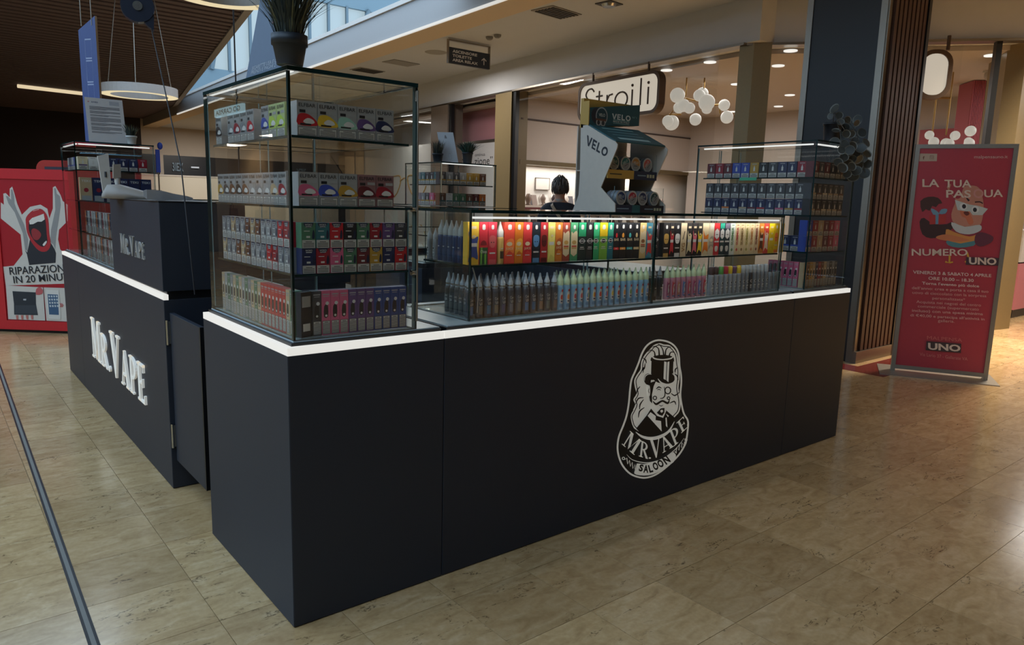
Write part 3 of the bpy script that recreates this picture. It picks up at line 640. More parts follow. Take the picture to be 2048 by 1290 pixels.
# ------------------------------------------------------------------ kiosk counters
HB = .945                                                    # underside of the light strip
def counter(name, label, x0, x1, y0, y1, led, seams=(), z1=HB):
    """black base unit with a lit strip round its upper edge; led: 'f' front, 'l' left side, 'r' right end"""
    t = thing(name, label, 'counter', (x0, y0, 0)); w, d = x1-x0, y1-y0
    bx(.012, w-.002, .012, d, .0, z1, BLACK2).build('carcass', t)
    bx(.002, w-.0015, .0, .012, .004, z1, BLACK).build('front_panel', t, bevel=.001)
    ed = [0, *seams, d]
    for a, b in zip(ed, ed[1:]): bx(0, .012, a+.0012, b-.0012, .004, z1, BLACK).build('side_panel', t, bevel=.001)
    bx(.022, w, .022, d, z1, z1+.036, BLACK2).build('top_slab', t)
    bx(.034, w, .034, d, z1+.036, z1+.040, SHELFW).build('counter_top', t)
    if 'f' in led: bx(.0, w-.002, .0, .022, z1, z1+.026, LED).build('light_strip', t)
    if 'l' in led: bx(.0, .022, .022 if 'f' in led else 0, d, z1, z1+.026, LED).build('light_strip', t)
    return t
counter('counter_unit', 'black corner counter unit carrying the tall glass case of vape boxes', 0, .598, 0, .882, 'fl')
mid = counter('counter_unit', 'long black front counter unit with the bearded gentleman emblem', .600, 3.012, 0, .62, 'f')
counter('counter_unit', 'black end counter unit nearest the slatted column', 3.014, 3.665, 0, .90, 'f')
left = counter('counter_unit', 'black left counter unit with large white raised letters', 0, .60, 1.498, 4.57, 'l', (2.40,))
# rear range of the kiosk, closing the square
counter('counter_unit', 'black rear counter unit on the far side of the kiosk', .62, 3.665, 3.9, 4.57, '')
counter('counter_unit', 'black right counter unit between end case and rear counter', 3.06, 3.665, 1.2, 3.88, '')
bx(.0, 2.41, .60, .62, .0, .90, BLACK).build('back_panel', mid)
# till tower on the left unit
t = thing('till_tower', 'raised black till stand with small silver letters on the left counter', 'till stand', (0, 1.50, HB+.041))
bx(0, .40, 0, 1.10, .0, .419, BLACK).build('body', t, bevel=.002); bx(-.001, .401, -.001, 1.101, .419, .425, BLACK2).build('top', t)
LM = mat('silver_letter', (176, 170, 162), .45, .15)
def serifword(t, fn, word, u0, u1, h, big, m, dep, nrm):
    """raised serif letters, first and fourth larger; fn(u, z) a point on the panel"""
    tot = sum(SERIF[c][0]*(big if c in 'MV' else 1) for c in word if c != ' ')+.06*len(word); k = (u1-u0)/tot; x = u0
    for c in word:
        s = big if c in 'MV' else 1.; mb = MB(); w, ps = SERIF[c]
        for q in ps:
            pts = [fn(x+a*k*s, b*h*s) for a, b in q]; n = Vector((0, 0, 0))
            for a, b in zip(pts, pts[1:]+pts[:1]): n += Vector(a).cross(Vector(b))
            if n.dot(Vector(nrm)) < 0: pts.reverse()
            mb.prism([Vector(p)+Vector(nrm)*dep for p in pts], Vector(nrm)*(-dep), m)
        mb.build('raised_letter', t); x += (w*s+.06)*k
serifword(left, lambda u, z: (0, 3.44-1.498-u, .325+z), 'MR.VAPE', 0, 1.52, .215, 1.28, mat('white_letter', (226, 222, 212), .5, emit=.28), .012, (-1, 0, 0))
serifword(t, lambda u, z: (0, 2.36-1.50-u, .127+z), 'MR.VAPE', 0, .56, .086, 1.25, LM, .006, (-1, 0, 0))
# folding gate between corner unit and left unit
t = thing('counter_gate', 'black hinged gate panel between the corner and left counters', 'gate', (.020, 1.005, .15))
bx(0, .022, .015, .480, .0, .735, BLACK).build('gate_panel', t, bevel=.0015); bx(.0, .022, .002, .014, 0, .735, BLACK2).build('edge_band', t)
for z in (.065, .58):
    m = MB(); m.tube([(-.012, .484, z), (-.012, .484, z+.12)], .007, CHROME, 8); m.box(-.012, .012, .480, .494, z+.005, z+.115, CHROME); m.build('hinge', t)
m = MB(); m.box(0, .08, 0, .05, 0, .012, BLACK2); m.box(.03, .05, .01, .04, .012, .09, BLACK2); tag(m.build('floor_bracket', None, (.14, .95, 0)), 'small black foot bracket under the counter gate', 'bracket')

# emblem on the long front panel
FRONT = lambda u, v: at(1200+u/4.032, 660+v/4.032, 'y', -.0006)-Vector((.6, 0, 0))
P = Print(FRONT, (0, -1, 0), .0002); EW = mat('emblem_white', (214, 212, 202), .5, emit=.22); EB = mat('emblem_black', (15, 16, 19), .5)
O = smooth([(470, 75), (540, 85), (592, 112), (627, 155), (643, 210), (648, 290), (660, 360), (662, 430), (655, 520), (665, 600), (682, 670), (712, 722), (717, 775), (704, 880), (690, 930), (640, 1012), (560, 1092), (470, 1162), (390, 1195), (318, 1195), (240, 1165), (180, 1102), (147, 1030), (134, 950), (145, 860), (180, 770), (207, 690), (225, 590), (235, 480), (247, 400), (277, 330), (305, 262), (330, 190), (365, 130), (412, 92)], 4)
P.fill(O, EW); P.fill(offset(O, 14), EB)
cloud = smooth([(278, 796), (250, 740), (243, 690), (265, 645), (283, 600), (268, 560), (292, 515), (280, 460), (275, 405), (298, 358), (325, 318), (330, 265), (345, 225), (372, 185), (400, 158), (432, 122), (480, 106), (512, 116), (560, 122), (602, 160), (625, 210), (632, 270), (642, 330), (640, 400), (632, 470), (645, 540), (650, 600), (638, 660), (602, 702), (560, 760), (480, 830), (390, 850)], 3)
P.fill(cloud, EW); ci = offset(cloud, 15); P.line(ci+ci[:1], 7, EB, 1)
co = smooth([(262, 790), (236, 735), (232, 685), (252, 640), (270, 600), (256, 560), (278, 515), (268, 460), (262, 400), (286, 352), (313, 312), (318, 260), (333, 220), (362, 176), (392, 148), (426, 112)], 3, False)
P.line([(268, 798), (250, 752), (243, 690), (266, 645)], [14, 10, 8, 4], EB)
for q in ([(292, 515), (300, 482), (322, 455)], [(283, 600), (308, 552), (350, 545)], [(308, 705), (318, 655), (356, 625)], [(318, 640), (322, 600), (350, 560)], [(330, 330), (355, 310), (362, 268)], [(345, 345), (350, 300)], [(572, 510), (602, 528), (640, 500)], [(560, 590), (598, 575), (610, 602)], [(600, 352), (622, 372), (628, 405)], [(345, 225), (365, 240), (372, 268)], [(625, 300), (606, 318), (604, 345)]): P.line(q, [5, 11, 5], EB, 3, False)
P.k += 1
for q in ([(442, 212), (436, 176), (408, 162), (384, 176)], [(476, 205), (470, 150), (440, 132), (415, 140)], [(512, 205), (505, 160), (482, 122), (462, 112)], [(524, 205), (530, 160), (552, 138), (574, 136)], [(556, 212), (566, 182), (590, 178), (610, 200)]): P.line(q, [13, 9, 7, 3], EB, 3, False)
P.k += 1
P.fill(smooth([(410, 300), (405, 250), (420, 215), (500, 200), (580, 212), (596, 250), (590, 330), (572, 420), (520, 440), (440, 410), (408, 360)], 3), EB)
P.fill([(422, 248), (414, 366), (452, 402), (516, 432), (556, 424), (584, 248), (500, 262)], EB)
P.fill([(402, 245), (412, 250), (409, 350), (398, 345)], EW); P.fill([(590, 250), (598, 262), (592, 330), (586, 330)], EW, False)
P.fill(smooth([(380, 350), (410, 356), (436, 378), (428, 402), (408, 404), (404, 440), (372, 438), (353, 410), (356, 372)], 3), EB); P.fill(smooth([(560, 346), (586, 352), (603, 378), (598, 412), (574, 436), (545, 436), (548, 380)], 3), EB, False)
P.k += 1
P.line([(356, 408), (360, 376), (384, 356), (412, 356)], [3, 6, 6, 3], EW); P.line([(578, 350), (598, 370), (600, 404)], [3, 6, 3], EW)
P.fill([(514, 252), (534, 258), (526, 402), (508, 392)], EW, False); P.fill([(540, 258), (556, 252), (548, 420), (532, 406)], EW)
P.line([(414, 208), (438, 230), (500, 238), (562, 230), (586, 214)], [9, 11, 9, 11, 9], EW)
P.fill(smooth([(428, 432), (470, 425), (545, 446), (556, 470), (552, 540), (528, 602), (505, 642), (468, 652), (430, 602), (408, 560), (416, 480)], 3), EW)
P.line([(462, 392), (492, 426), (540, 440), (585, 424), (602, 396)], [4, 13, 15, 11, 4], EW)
P.fill([(386, 442), (410, 420), (448, 408), (428, 452), (414, 520), (416, 592), (398, 572), (388, 505)], EB)
P.fill(smooth([(380, 456), (394, 446), (400, 490), (396, 530), (384, 528), (377, 490)], 3), EW); P.line([(392, 470), (386, 490), (393, 508)], 4, EB)
P.line([(448, 474), (468, 458), (490, 468)], [5, 11, 5], EB, 3, False); P.line([(456, 482), (470, 476), (484, 484)], [4, 7, 4], EB); P.ring(541, 486, 23, 9, EB, 27); P.line([(512, 456), (518, 520), (502, 546), (478, 550)], [4, 8, 8, 5], EB)
P.line([(420, 572), (446, 596), (480, 577), (502, 571), (540, 588), (554, 558)], [5, 17, 15, 15, 17, 4], EB); P.ring(436, 546, 14, 8, EB); P.ring(546, 548, 11, 8, EB); P.line([(468, 602), (486, 611), (502, 602)], [2, 6, 2], EB)
P.fill([(284, 792), (372, 682), (404, 632), (452, 668), (520, 640), (604, 712), (560, 775), (480, 836), (395, 858), (330, 842)], EB)
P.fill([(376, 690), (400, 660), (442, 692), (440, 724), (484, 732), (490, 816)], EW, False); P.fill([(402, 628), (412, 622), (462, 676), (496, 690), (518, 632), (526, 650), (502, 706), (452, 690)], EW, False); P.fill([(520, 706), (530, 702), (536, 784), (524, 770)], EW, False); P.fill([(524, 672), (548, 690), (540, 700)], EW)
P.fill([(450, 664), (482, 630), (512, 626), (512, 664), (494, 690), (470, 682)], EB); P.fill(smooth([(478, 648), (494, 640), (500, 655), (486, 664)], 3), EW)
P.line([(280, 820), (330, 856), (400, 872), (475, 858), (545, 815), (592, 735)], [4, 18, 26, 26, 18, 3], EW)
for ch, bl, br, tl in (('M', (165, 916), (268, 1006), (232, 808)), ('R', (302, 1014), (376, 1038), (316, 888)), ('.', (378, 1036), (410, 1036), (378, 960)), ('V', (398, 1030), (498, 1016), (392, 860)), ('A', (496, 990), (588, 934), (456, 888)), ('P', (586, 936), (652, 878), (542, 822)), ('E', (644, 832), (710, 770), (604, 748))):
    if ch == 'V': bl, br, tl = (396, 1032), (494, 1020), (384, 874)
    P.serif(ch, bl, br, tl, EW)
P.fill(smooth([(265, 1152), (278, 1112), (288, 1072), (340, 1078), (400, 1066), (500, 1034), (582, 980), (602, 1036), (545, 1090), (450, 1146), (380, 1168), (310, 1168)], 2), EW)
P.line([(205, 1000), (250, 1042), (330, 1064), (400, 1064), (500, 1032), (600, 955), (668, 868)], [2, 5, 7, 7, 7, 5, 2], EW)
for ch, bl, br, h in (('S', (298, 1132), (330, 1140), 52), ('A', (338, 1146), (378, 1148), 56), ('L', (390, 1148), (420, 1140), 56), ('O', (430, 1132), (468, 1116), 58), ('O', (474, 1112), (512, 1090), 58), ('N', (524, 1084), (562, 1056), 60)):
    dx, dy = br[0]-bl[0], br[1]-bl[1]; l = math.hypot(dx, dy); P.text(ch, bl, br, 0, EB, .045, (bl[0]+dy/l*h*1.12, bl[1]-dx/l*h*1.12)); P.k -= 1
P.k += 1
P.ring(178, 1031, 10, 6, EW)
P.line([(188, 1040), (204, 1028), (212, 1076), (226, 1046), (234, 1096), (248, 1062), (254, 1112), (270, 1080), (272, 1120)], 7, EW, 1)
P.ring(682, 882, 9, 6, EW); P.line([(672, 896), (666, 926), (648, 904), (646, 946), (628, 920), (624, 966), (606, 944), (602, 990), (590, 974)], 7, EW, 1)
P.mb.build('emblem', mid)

# ------------------------------------------------------------------ glass cases
def pane(t, name, x0, x1, y0, y1, z0, z1, thin, edge=EDGE): return bx(x0, x1, y0, y1, z0, z1, GLASS, edge, thin).build(name, t)
def case(label, x0, x1, y0, y1, z0, z1, shelves, leds, th=.009, inset=.004, sides='flrb', sx=0.):
    t = thing('glass_case', label, 'glass case', (x0, y0, z0)); w, d, h = x1-x0, y1-y0, z1-z0
    if 'f' in sides: pane(t, 'front_pane', 0, w, 0, th, 0, h-th, 'y')
    if 'l' in sides: pane(t, 'side_pane', 0, th, th, d, 0, h-th, 'x')
    if 'r' in sides: pane(t, 'side_pane', w-th, w, th, d, 0, h-th, 'x', EDGEL)
    if 'b' in sides:
        pane(t, 'sliding_door', th, w/2+.02, d-th, d, 0.01, h-th-.01, 'y', EDGEL); pane(t, 'sliding_door', w/2-.02, w-th, d-th-.012, d-.012-.003, 0.01, h-th-.01, 'y', EDGEL)
    pane(t, 'top_pane', -.001, w+.001, -.001, d+.001, h-th, h, 'z')
    pane(t, 'base_pane', th, w-th, th, d-.03, 0.0, .006, 'z', EDGEL)
    for z in shelves: pane(t, 'shelf', th+.003, w-th-.012-sx, th+.004, d-.05, z-z0-.008, z-z0, 'z')
    for k, (a, b, c) in enumerate(leds):                      # light bars under the top pane: x0,x1,y0,y1
        pass
    return t
def lightbar(t, x0, x1, y0, y1, z, power):
    bx(x0, x1, y0, y1, z, z+.008, LEDC).build('light_bar', t)
    l = bpy.data.lights.new('light_bar_lamp', 'AREA'); l.shape = 'RECTANGLE'; l.size = x1-x0; l.size_y = y1-y0; l.energy = power
    o = bpy.data.objects.new('light_bar_lamp', l); COL.objects.link(o); o.parent = t; o.location = ((x0+x1)/2, (y0+y1)/2, z-.001)
def clip(t, x, y, z, s=1):
    m = MB(); m.tube([(x-.006, y-.004, z), (x+.012, y-.004, z)], .010*s, CHROME, 10); m.build('shelf_clip', t)
ZC = HB+.040
cA = case('tall corner glass case full of small vape boxes', .035, .500, .035, .880, ZC, 1.845, (1.64, 1.42, 1.20), (), th=.013)
lightbar(cA, .015, .029, .02, .82, .846, .5)
m = MB()
for z in (.19, .415): clip(cA, .452, .012, z+.015)
m = MB(); m.box(.458, .466, -.004, .010, .03, .10, CHROME); m.box(.458, .466, -.004, .010, .80, .835, CHROME); m.tube([(.462, -.006, .03), (.462, -.006, .835)], .0035, STEEL, 8); m.build('door_rail', cA)
cM = case('long low glass case of liquid boxes over liquid bottles', .762, 2.950, .070, .560, ZC, 1.417, (), (), th=.012, sides='lrb')
pane(cM, 'front_pane', 0, 1.075, 0, .009, 0, .420, 'y'); pane(cM, 'front_pane', 1.082, 2.188, 0, .009, 0, .420, 'y')
bx(1.072, 1.086, .0, .30, 0, .420, GLASS, EDGE, 'x').build('divider_pane', cM)
for a, b in ((.014, 1.070), (1.088, 2.165)): pane(cM, 'shelf', a, b, .012, .36, .210, .218, 'z')
lightbar(cM, .02, 1.065, .014, .022, .398, .9); lightbar(cM, 1.09, 2.16, .014, .022, .398, .9)
m = MB(); m.tube([(2.160, .012, .405), (2.172, .012, .40), (2.174, .012, .34), (2.168, .012, .22)], .003, WHITE, 6); m.build('wire', cM)
m = MB(); m.tube([(.018, .012, .21), (.05, .012, .13), (.045, .012, .03)], .0025, mat('pale_wire', (150, 140, 130), .5), 6); m.build('wire', cM)
cR = case('tall glass case at the right end under the trailing plant', 3.170, 3.640, .035, .870, ZC, 1.850, (1.64, 1.42, 1.205), ())
lightbar(cR, .04, .43, .02, .032, .838, .06); lightbar(cR, .02, .03, .04, .80, .838, .08)
cB = case('tall glass case at the far end of the left counter', .035, .560, 3.90, 4.52, ZC, 1.800, (1.60, 1.38, 1.16), ())
lightbar(cB, .03, .5, .02, .03, .79, .3); lightbar(cB, .012, .024, .03, .58, .79, .2)
cL = case('low glass case on the left counter beside the till stand', .035, .50, 2.615, 3.885, ZC, 1.385, (1.16,), ())
cN = case('low glass case along the rear counter of the kiosk', .70, 3.60, 3.95, 4.50, ZC, 1.405, (1.19,), ())
cC = case('small two shelf glass case with two potted plants on top', 2.20, 2.72, 2.46, 2.98, 1.405, 1.735, (1.57,), ())
# its own low counter, glazed
counter('counter_unit', 'black inner counter unit under the small two shelf glass case', 2.0, 2.95, 2.40, 3.10, '')
case('low inner glass case below the small two shelf case', 2.05, 2.92, 2.43, 3.06, ZC, 1.400, (1.19,), ())
lightbar(cC, .02, .5, .02, .03, .315, .4)
m = MB(); m.tube([(0, -.006, .10), (0, -.006, .32)], .004, mat('warm_edge', (200, 176, 140), .3), 6); m.build('corner_profile', cC)

# ------------------------------------------------------------------ goods
PAPER = flat((176, 172, 164)); TXT = flat((70, 68, 68)); INKD = flat((28, 28, 32)); PALE = flat((198, 194, 188)); NAVY = flat((24, 32, 58)); SIL = flat((150, 148, 146)); CREAM = flat((206, 186, 150))
def warning(w, h, z0, rows, y=-.0003, border=True):
    m = MB()
    def q(x0, x1, a, b, k, mt): m.add([(x0, y-k*.00012, a), (x1, y-k*.00012, a), (x1, y-k*.00012, b), (x0, y-k*.00012, b)], [[0, 1, 2, 3]], mt)
    if border: q(-w/2, w/2, z0, z0+h, 0, INKD); q(-w/2+.0014, w/2-.0014, z0+.0014, z0+h-.0014, 1, PAPER)
    else: q(-w/2, w/2, z0, z0+h, 1, PAPER)
    g = (h-.005)/rows
    for k in range(rows):
        e = w*(.42 if k != rows-1 else .25); q(-e, e, z0+.0032+k*g, z0+.0032+k*g+g*.45, 2, TXT)
    return m.mesh('warning_label')
def fr(m, pts, mt, k=1):
    """outline on the front of a carton, layer k"""
    pts = [(x, -.0003-.00012*k, z) for x, z in pts]; n = Vector((0, 0, 0))
    for a, b in zip(pts, pts[1:]+pts[:1]): n += Vector(a).cross(Vector(b))
    m.poly(pts if n.y < 0 else pts[::-1], mt)
def frt(m, s, x, z, w, mt, h=None, k=3, bold=.01): write(m, s, (x, -.0003-.00012*k, z), (1, 0, 0), (0, 0, 1), w, mt, h, bold)
def disc(cx, cz, r, n=14, rz=None): return [(cx+r*math.cos(2*PI*i/n), cz+(rz or r)*math.sin(2*PI*i/n)) for i in range(n)]
def carton(w, d, h): return bx(-w/2, w/2, 0, d, 0, h, OBJ).mesh('carton')
# squat vape box
PV = dict(body=carton(.0675, .055, .108), label=warning(.062, .026, .002, 5)); m = MB()
fr(m, smooth([(-.031, .034), (-.031, .062), (-.015, .070), (.008, .066), (.031, .048), (.031, .034)], 3), OBJ, 1); fr(m, smooth([(-.014, .044), (.0, .056), (.018, .052), (.024, .042), (.004, .038)], 3), PALE, 2)
fr(m, bar(-.026, -.006, .072, .081), INKD, 2); fr(m, bar(.002, .030, .074, .083), SIL, 2); frt(m, 'ELFBAR', -.028, .090, .056, INKD, .011)
fr(m, bar(-.024, .012, .034, .039), INKD, 4); PV['print'] = m.mesh('front_print')
# pod box with a dark cap-shaped badge
PD = dict(body=carton(.0475, .045, .083), label=warning(.044, .026, .001, 4, border=False)); m = MB()
fr(m, arc(0, .083, .017, .017, 180, 360, 12), NAVY, 1); frt(m, 'WOKO', -.012, .073, .024, PALE, .006); fr(m, bar(-.010, .010, .069, .071), PALE, 2)
fr(m, bar(-.016, .004, .055, .057), PALE, 2); fr(m, bar(-.008, .005, .034, .040), PALE, 2); fr(m, smooth([(.012, .032), (.020, .032), (.021, .050), (.017, .060), (.013, .050)], 2), NAVY, 2); fr(m, bar(-.0235, .0, .029, .0295), INKD, 1)
PD['print'] = m.mesh('front_print')
# slim tall vape box
SL = dict(body=carton(.0315, .030, .150), label=warning(.0275, .046, .003, 9)); m = MB()
fr(m, smooth([(-.008, .062), (.006, .062), (.007, .096), (.002, .104), (-.007, .098)], 2), INKD, 1); fr(m, disc(.004, .108, .0062), PALE, 2); fr(m, bar(-.012, .012, .136, .140), SIL, 1); fr(m, bar(-.010, .010, .130, .132), SIL, 1); fr(m, disc(.0, .066, .004), PALE, 3)
m2 = m; SL['print'] = m.mesh('front_print')
# kit box: bottle drawn on it
KB = dict(body=carton(.060, .05, .092), label=warning(.054, .026, .002, 3, border=False)); m = MB()
fr(m, [(-.006, .040), (.006, .040), (.006, .060), (.002, .066), (.001, .074), (-.001, .074), (-.002, .066), (-.006, .060)], PALE, 1); fr(m, bar(-.016, .016, .080, .084), SIL, 1); fr(m, bar(-.027, .027, .029, .038), OBJ, 1); KB['print'] = m.mesh('front_print')
def good(K, name, loc, rz, col, acc, label, cat, group, body='body'):
    o = obj(name, K[body], None, loc, rz, col); tag(o, label, cat, group)
    if 'label' in K: obj('warning_label', K['label'], o)
    obj('front_print', K['print'], o, color=acc)
    return o
C = dict(silver=(146, 144, 142), grey=(120, 122, 124), lime=(168, 190, 70), blue=(50, 70, 150), navy=(30, 40, 76), red=(176, 36, 44), crimson=(140, 30, 44), pink=(196, 90, 120), yellow=(206, 166, 50), gold=(170, 130, 50), orange=(206, 110, 40), green=(70, 110, 84), teal=(50, 100, 104), purple=(90, 66, 110), brown=(104, 66, 48), tan=(176, 150, 116), black=(34, 34, 38), charcoal=(60, 60, 64), cream=(206, 190, 156), white=(206, 204, 200), maroon=(96, 34, 40), mint=(140, 180, 160))
L_ = -PI/2
# corner case: two tiers of squat vape boxes
for tier, z, fc, lc in ((0, 1.640, ['red', 'yellow', 'mint', 'purple', 'navy'], ['lime', 'lime', 'blue', 'silver', 'red', 'grey', 'crimson', 'grey', 'charcoal', 'black']), (1, 1.420, ['pink', 'blue', 'gold', 'maroon', 'crimson'], ['crimson', 'tan', 'silver', 'grey', 'silver', 'brown', 'black', 'brown', 'charcoal', 'gold'])):
    nm = ('top', 'second')[tier]
    for k, c in enumerate(fc): good(PV, 'vape_box', (.106+.0695*k, .058, z), 0, C['silver'] if c not in ('maroon', 'crimson') else (128, 92, 92), C[c], '%s and silver vape box, %s from the left, front of %s shelf, corner case' % (c, ORD[k], nm), 'box', 'squat vape boxes in the corner case')
    for k, c in enumerate(lc):
        if k in (3, 8) and tier == 0: continue
        good(PV, 'vape_box', (.060, .160+.0695*k, z), L_, (166, 176, 120) if c == 'lime' else (142, 140, 138), C[c], '%s banded vape box, %s from the corner, left side of %s shelf, corner case' % (c, ORD[k], nm), 'box', 'squat vape boxes in the corner case')
for row, fc in enumerate((['navy', 'crimson', 'pink', 'green', 'maroon', 'gold', 'navy', 'red'], ['green', 'teal', 'red', 'black', 'green', 'crimson', 'purple', 'charcoal'])):
    nm = ('lower', 'upper')[row]
    for k, c in enumerate(fc): good(PD, 'pod_box', (.103+.0492*k, .058, 1.20+.0835*row), 0, C[c], C[c], '%s pod box, %s from the left in the %s front row, third shelf, corner case' % (c, ORD[k], nm), 'box', 'pod boxes stacked in the corner case')
    for k in range(13):
        c = ['grey', 'grey', 'crimson', 'red', 'grey', 'silver', 'silver', 'brown', 'tan', 'brown', 'silver', 'grey', 'tan'][(k+row*2) % 13]
        good(PD, 'pod_box', (.060, .135+.052*k, 1.20+.0835*row), L_, C[c], C[c], '%s pod box, %s from the corner in the %s left row, third shelf, corner case' % (c, ORD[k], nm), 'box', 'pod boxes stacked in the corner case')
for k, c in enumerate(['charcoal', 'pink', 'pink', 'pink', 'purple', 'purple', 'purple', 'blue', 'blue', 'blue', 'blue']): good(SL, 'slim_vape_box', (.1275+.0327*k, .058, ZC+.006), 0, C[c] if c != 'blue' else (36, 66, 120), C[c], '%s slim vape box, %s from the left, front of the bottom shelf, corner case' % (c, ORD[k]), 'box', 'slim vape boxes in the corner case')
for k in range(22):
    c = (['green', 'tan'] + ['red']*7 + ['tan', 'green', 'tan', 'grey', 'green', 'silver']*3)[k]
    good(SL, 'slim_vape_box', (.060, .105+.033*k, ZC+.006), L_, C[c], C[c], '%s slim vape box, %s from the corner, left side of the bottom shelf, corner case' % (c, ORD[k]), 'box', 'slim vape boxes in the corner case')
tag(MB().box(-.023, .023, 0, .024, 0, .150, flat((36, 36, 42))).box(-.018, .018, -.0006, 0, .10, .136, SIL).box(-.015, .015, -.0006, 0, .02, .045, PALE).build('slim_vape_box', None, (.088, .052, ZC+.006), .35), 'dark turned vape box at the front corner of the bottom shelf, corner case', 'box')
# price strip inside the corner case
tag(bx(0, .002, 0, .30, 0, .05, flat((120, 168, 186))).build('shelf_strip', None, (.046, .30, 1.71)), 'pale blue strip standing on the top shelf of the corner case, left side', 'strip') if 0 else None

# long case: boxes of liquid on the shelf
BOXH = .166
def lb(kind):
    m = MB(); w = .0285
    if kind == 'capsule':
        fr(m, pillr(0, .146, .0055, .011), PALE, 2); fr(m, smooth([(-.013, .03), (.0, .05), (.013, .04), (.013, .09), (.004, .10), (-.010, .085)], 3), OBJ, 1); fr(m, disc(0, .078, .0085), CREAM, 2); frt(m, 'JUICE', -.011, .052, .022, CREAM, .012); fr(m, bar(-.008, .008, .030, .033), PALE, 2)
    elif kind == 'ring':
        fr(m, bar(-w/2, w/2, .105, BOXH), OBJ, 1); fr(m, pillr(0, .146, .0055, .011), PALE, 2); fr(m, disc(0, .085, .0105, 16), PALE, 2); fr(m, disc(0, .085, .0085, 16), INKD, 3); fr(m, bar(-.0125, .0125, .0835, .0865), PALE, 4); fr(m, bar(-.007, .007, .056, .059), PALE, 2); fr(m, bar(-.009, .009, .049, .051), PALE, 2)
    elif kind == 'skull':
        fr(m, pillr(0, .146, .0045, .009), PALE, 2); fr(m, smooth([(-.011, .085), (-.010, .108), (0, .114), (.010, .108), (.011, .085), (.006, .066), (-.006, .066)], 3), OBJ, 1); fr(m, disc(-.004, .086, .0022), INKD, 2); fr(m, disc(.004, .086, .0022), INKD, 2); fr(m, bar(-.010, .010, .040, .046), PALE, 2); fr(m, bar(-.012, .012, .0, .018), OBJ, 1)
    elif kind == 'bar':
        fr(m, pillr(0, .148, .0045, .009), PALE, 2); fr(m, smooth([(-.0035, .10), (-.0045, .112), (0, .120), (.0045, .112), (.0035, .10)], 3), OBJ, 2); frt(m, 'BAR', -.011, .083, .022, CREAM, .012); fr(m, bar(-.0125, .0125, .042, .053), OBJ, 1); fr(m, bar(-.004, .004, .046, .049), PALE, 2)
    elif kind == 'summer':
        write(m, 'SUMMER', (.006, -.0007, .050), (0, 0, 1), (-1, 0, 0), .095, OBJ, .014, .02); fr(m, smooth([(0, .016), (.006, .024), (0, .034), (-.006, .024)], 3), OBJ, 1); fr(m, bar(-.008, .008, .154, .158), OBJ, 1)
    elif kind == 'tall_word':
        write(m, 'VG', (.008, -.0007, .022), (0, 0, 1), (-1, 0, 0), .045, flat((150, 110, 60)), .017, .02); fr(m, [(-.006, .085), (-.002, .085), (.006, .125), (.002, .125)], OBJ, 1)
    elif kind == 'badge':
        fr(m, [(-.012, .095), (0, .082), (.012, .095), (.012, .125), (0, .138), (-.012, .125)], PALE, 2); fr(m, bar(-.006, .006, .105, .108), INKD, 3); fr(m, bar(-w/2, w/2, .138, BOXH), OBJ, 1); fr(m, bar(-.012, .012, .066, .074), PALE, 2); fr(m, smooth([(-.006, .02), (.006, .02), (.008, .045), (-.008, .045)], 2), PALE, 2)
    elif kind == 'burger':
        fr(m, smooth([(-.0125, .030), (.0125, .030), (.0125, .12), (.004, .128), (-.006, .118), (-.0125, .124)], 2), CREAM, 1); fr(m, disc(0, .080, .009), OBJ, 2); fr(m, bar(-.010, .010, .060, .066), flat((180, 60, 40)), 3); fr(m, bar(-.010, .010, .052, .058), OBJ, 3); fr(m, pillr(0, .146, .0045, .009), PALE, 2)
    elif kind == 'splash':
        fr(m, smooth([(-.013, .01), (-.002, .03), (.013, .02), (.010, .07), (.013, .11), (-.002, .10), (-.013, .13), (-.008, .07)], 3), OBJ, 1); fr(m, bar(-.010, .010, .070, .084), PALE, 2); fr(m, bar(-.008, .008, .140, .150), CREAM, 2); fr(m, disc(.002, .11, .005), CREAM, 2)
    elif kind == 'melon':
        fr(m, bar(-w/2, w/2, 0, .066), flat((40, 76, 44)), 1); fr(m, [(-.010, .066), (-.004, .066), (-.006, .0), (-.010, .0)], flat((110, 170, 70)), 2); fr(m, [(.003, .04), (.009, .04), (.009, .0), (.004, .0)], flat((110, 170, 70)), 2); frt(m, 'Chop', -.011, .040, .022, PALE, .016); fr(m, arc(0, .076, .011, .018, 0, 180, 10), flat((120, 24, 30)), 2); fr(m, pillr(0, .146, .0055, .011), PALE, 2)
    return m.mesh('front_print')
def pillr(cx, cz, rx, rz, n=6):
    return arc(cx, cz+rz-rx, rx, rx, 0, 180, n)+arc(cx, cz-rz+rx, rx, rx, 180, 360, n)
LBK = {k: dict(print=lb(k)) for k in ('capsule', 'ring', 'skull', 'bar', 'summer', 'tall_word', 'badge', 'burger', 'splash', 'melon')}
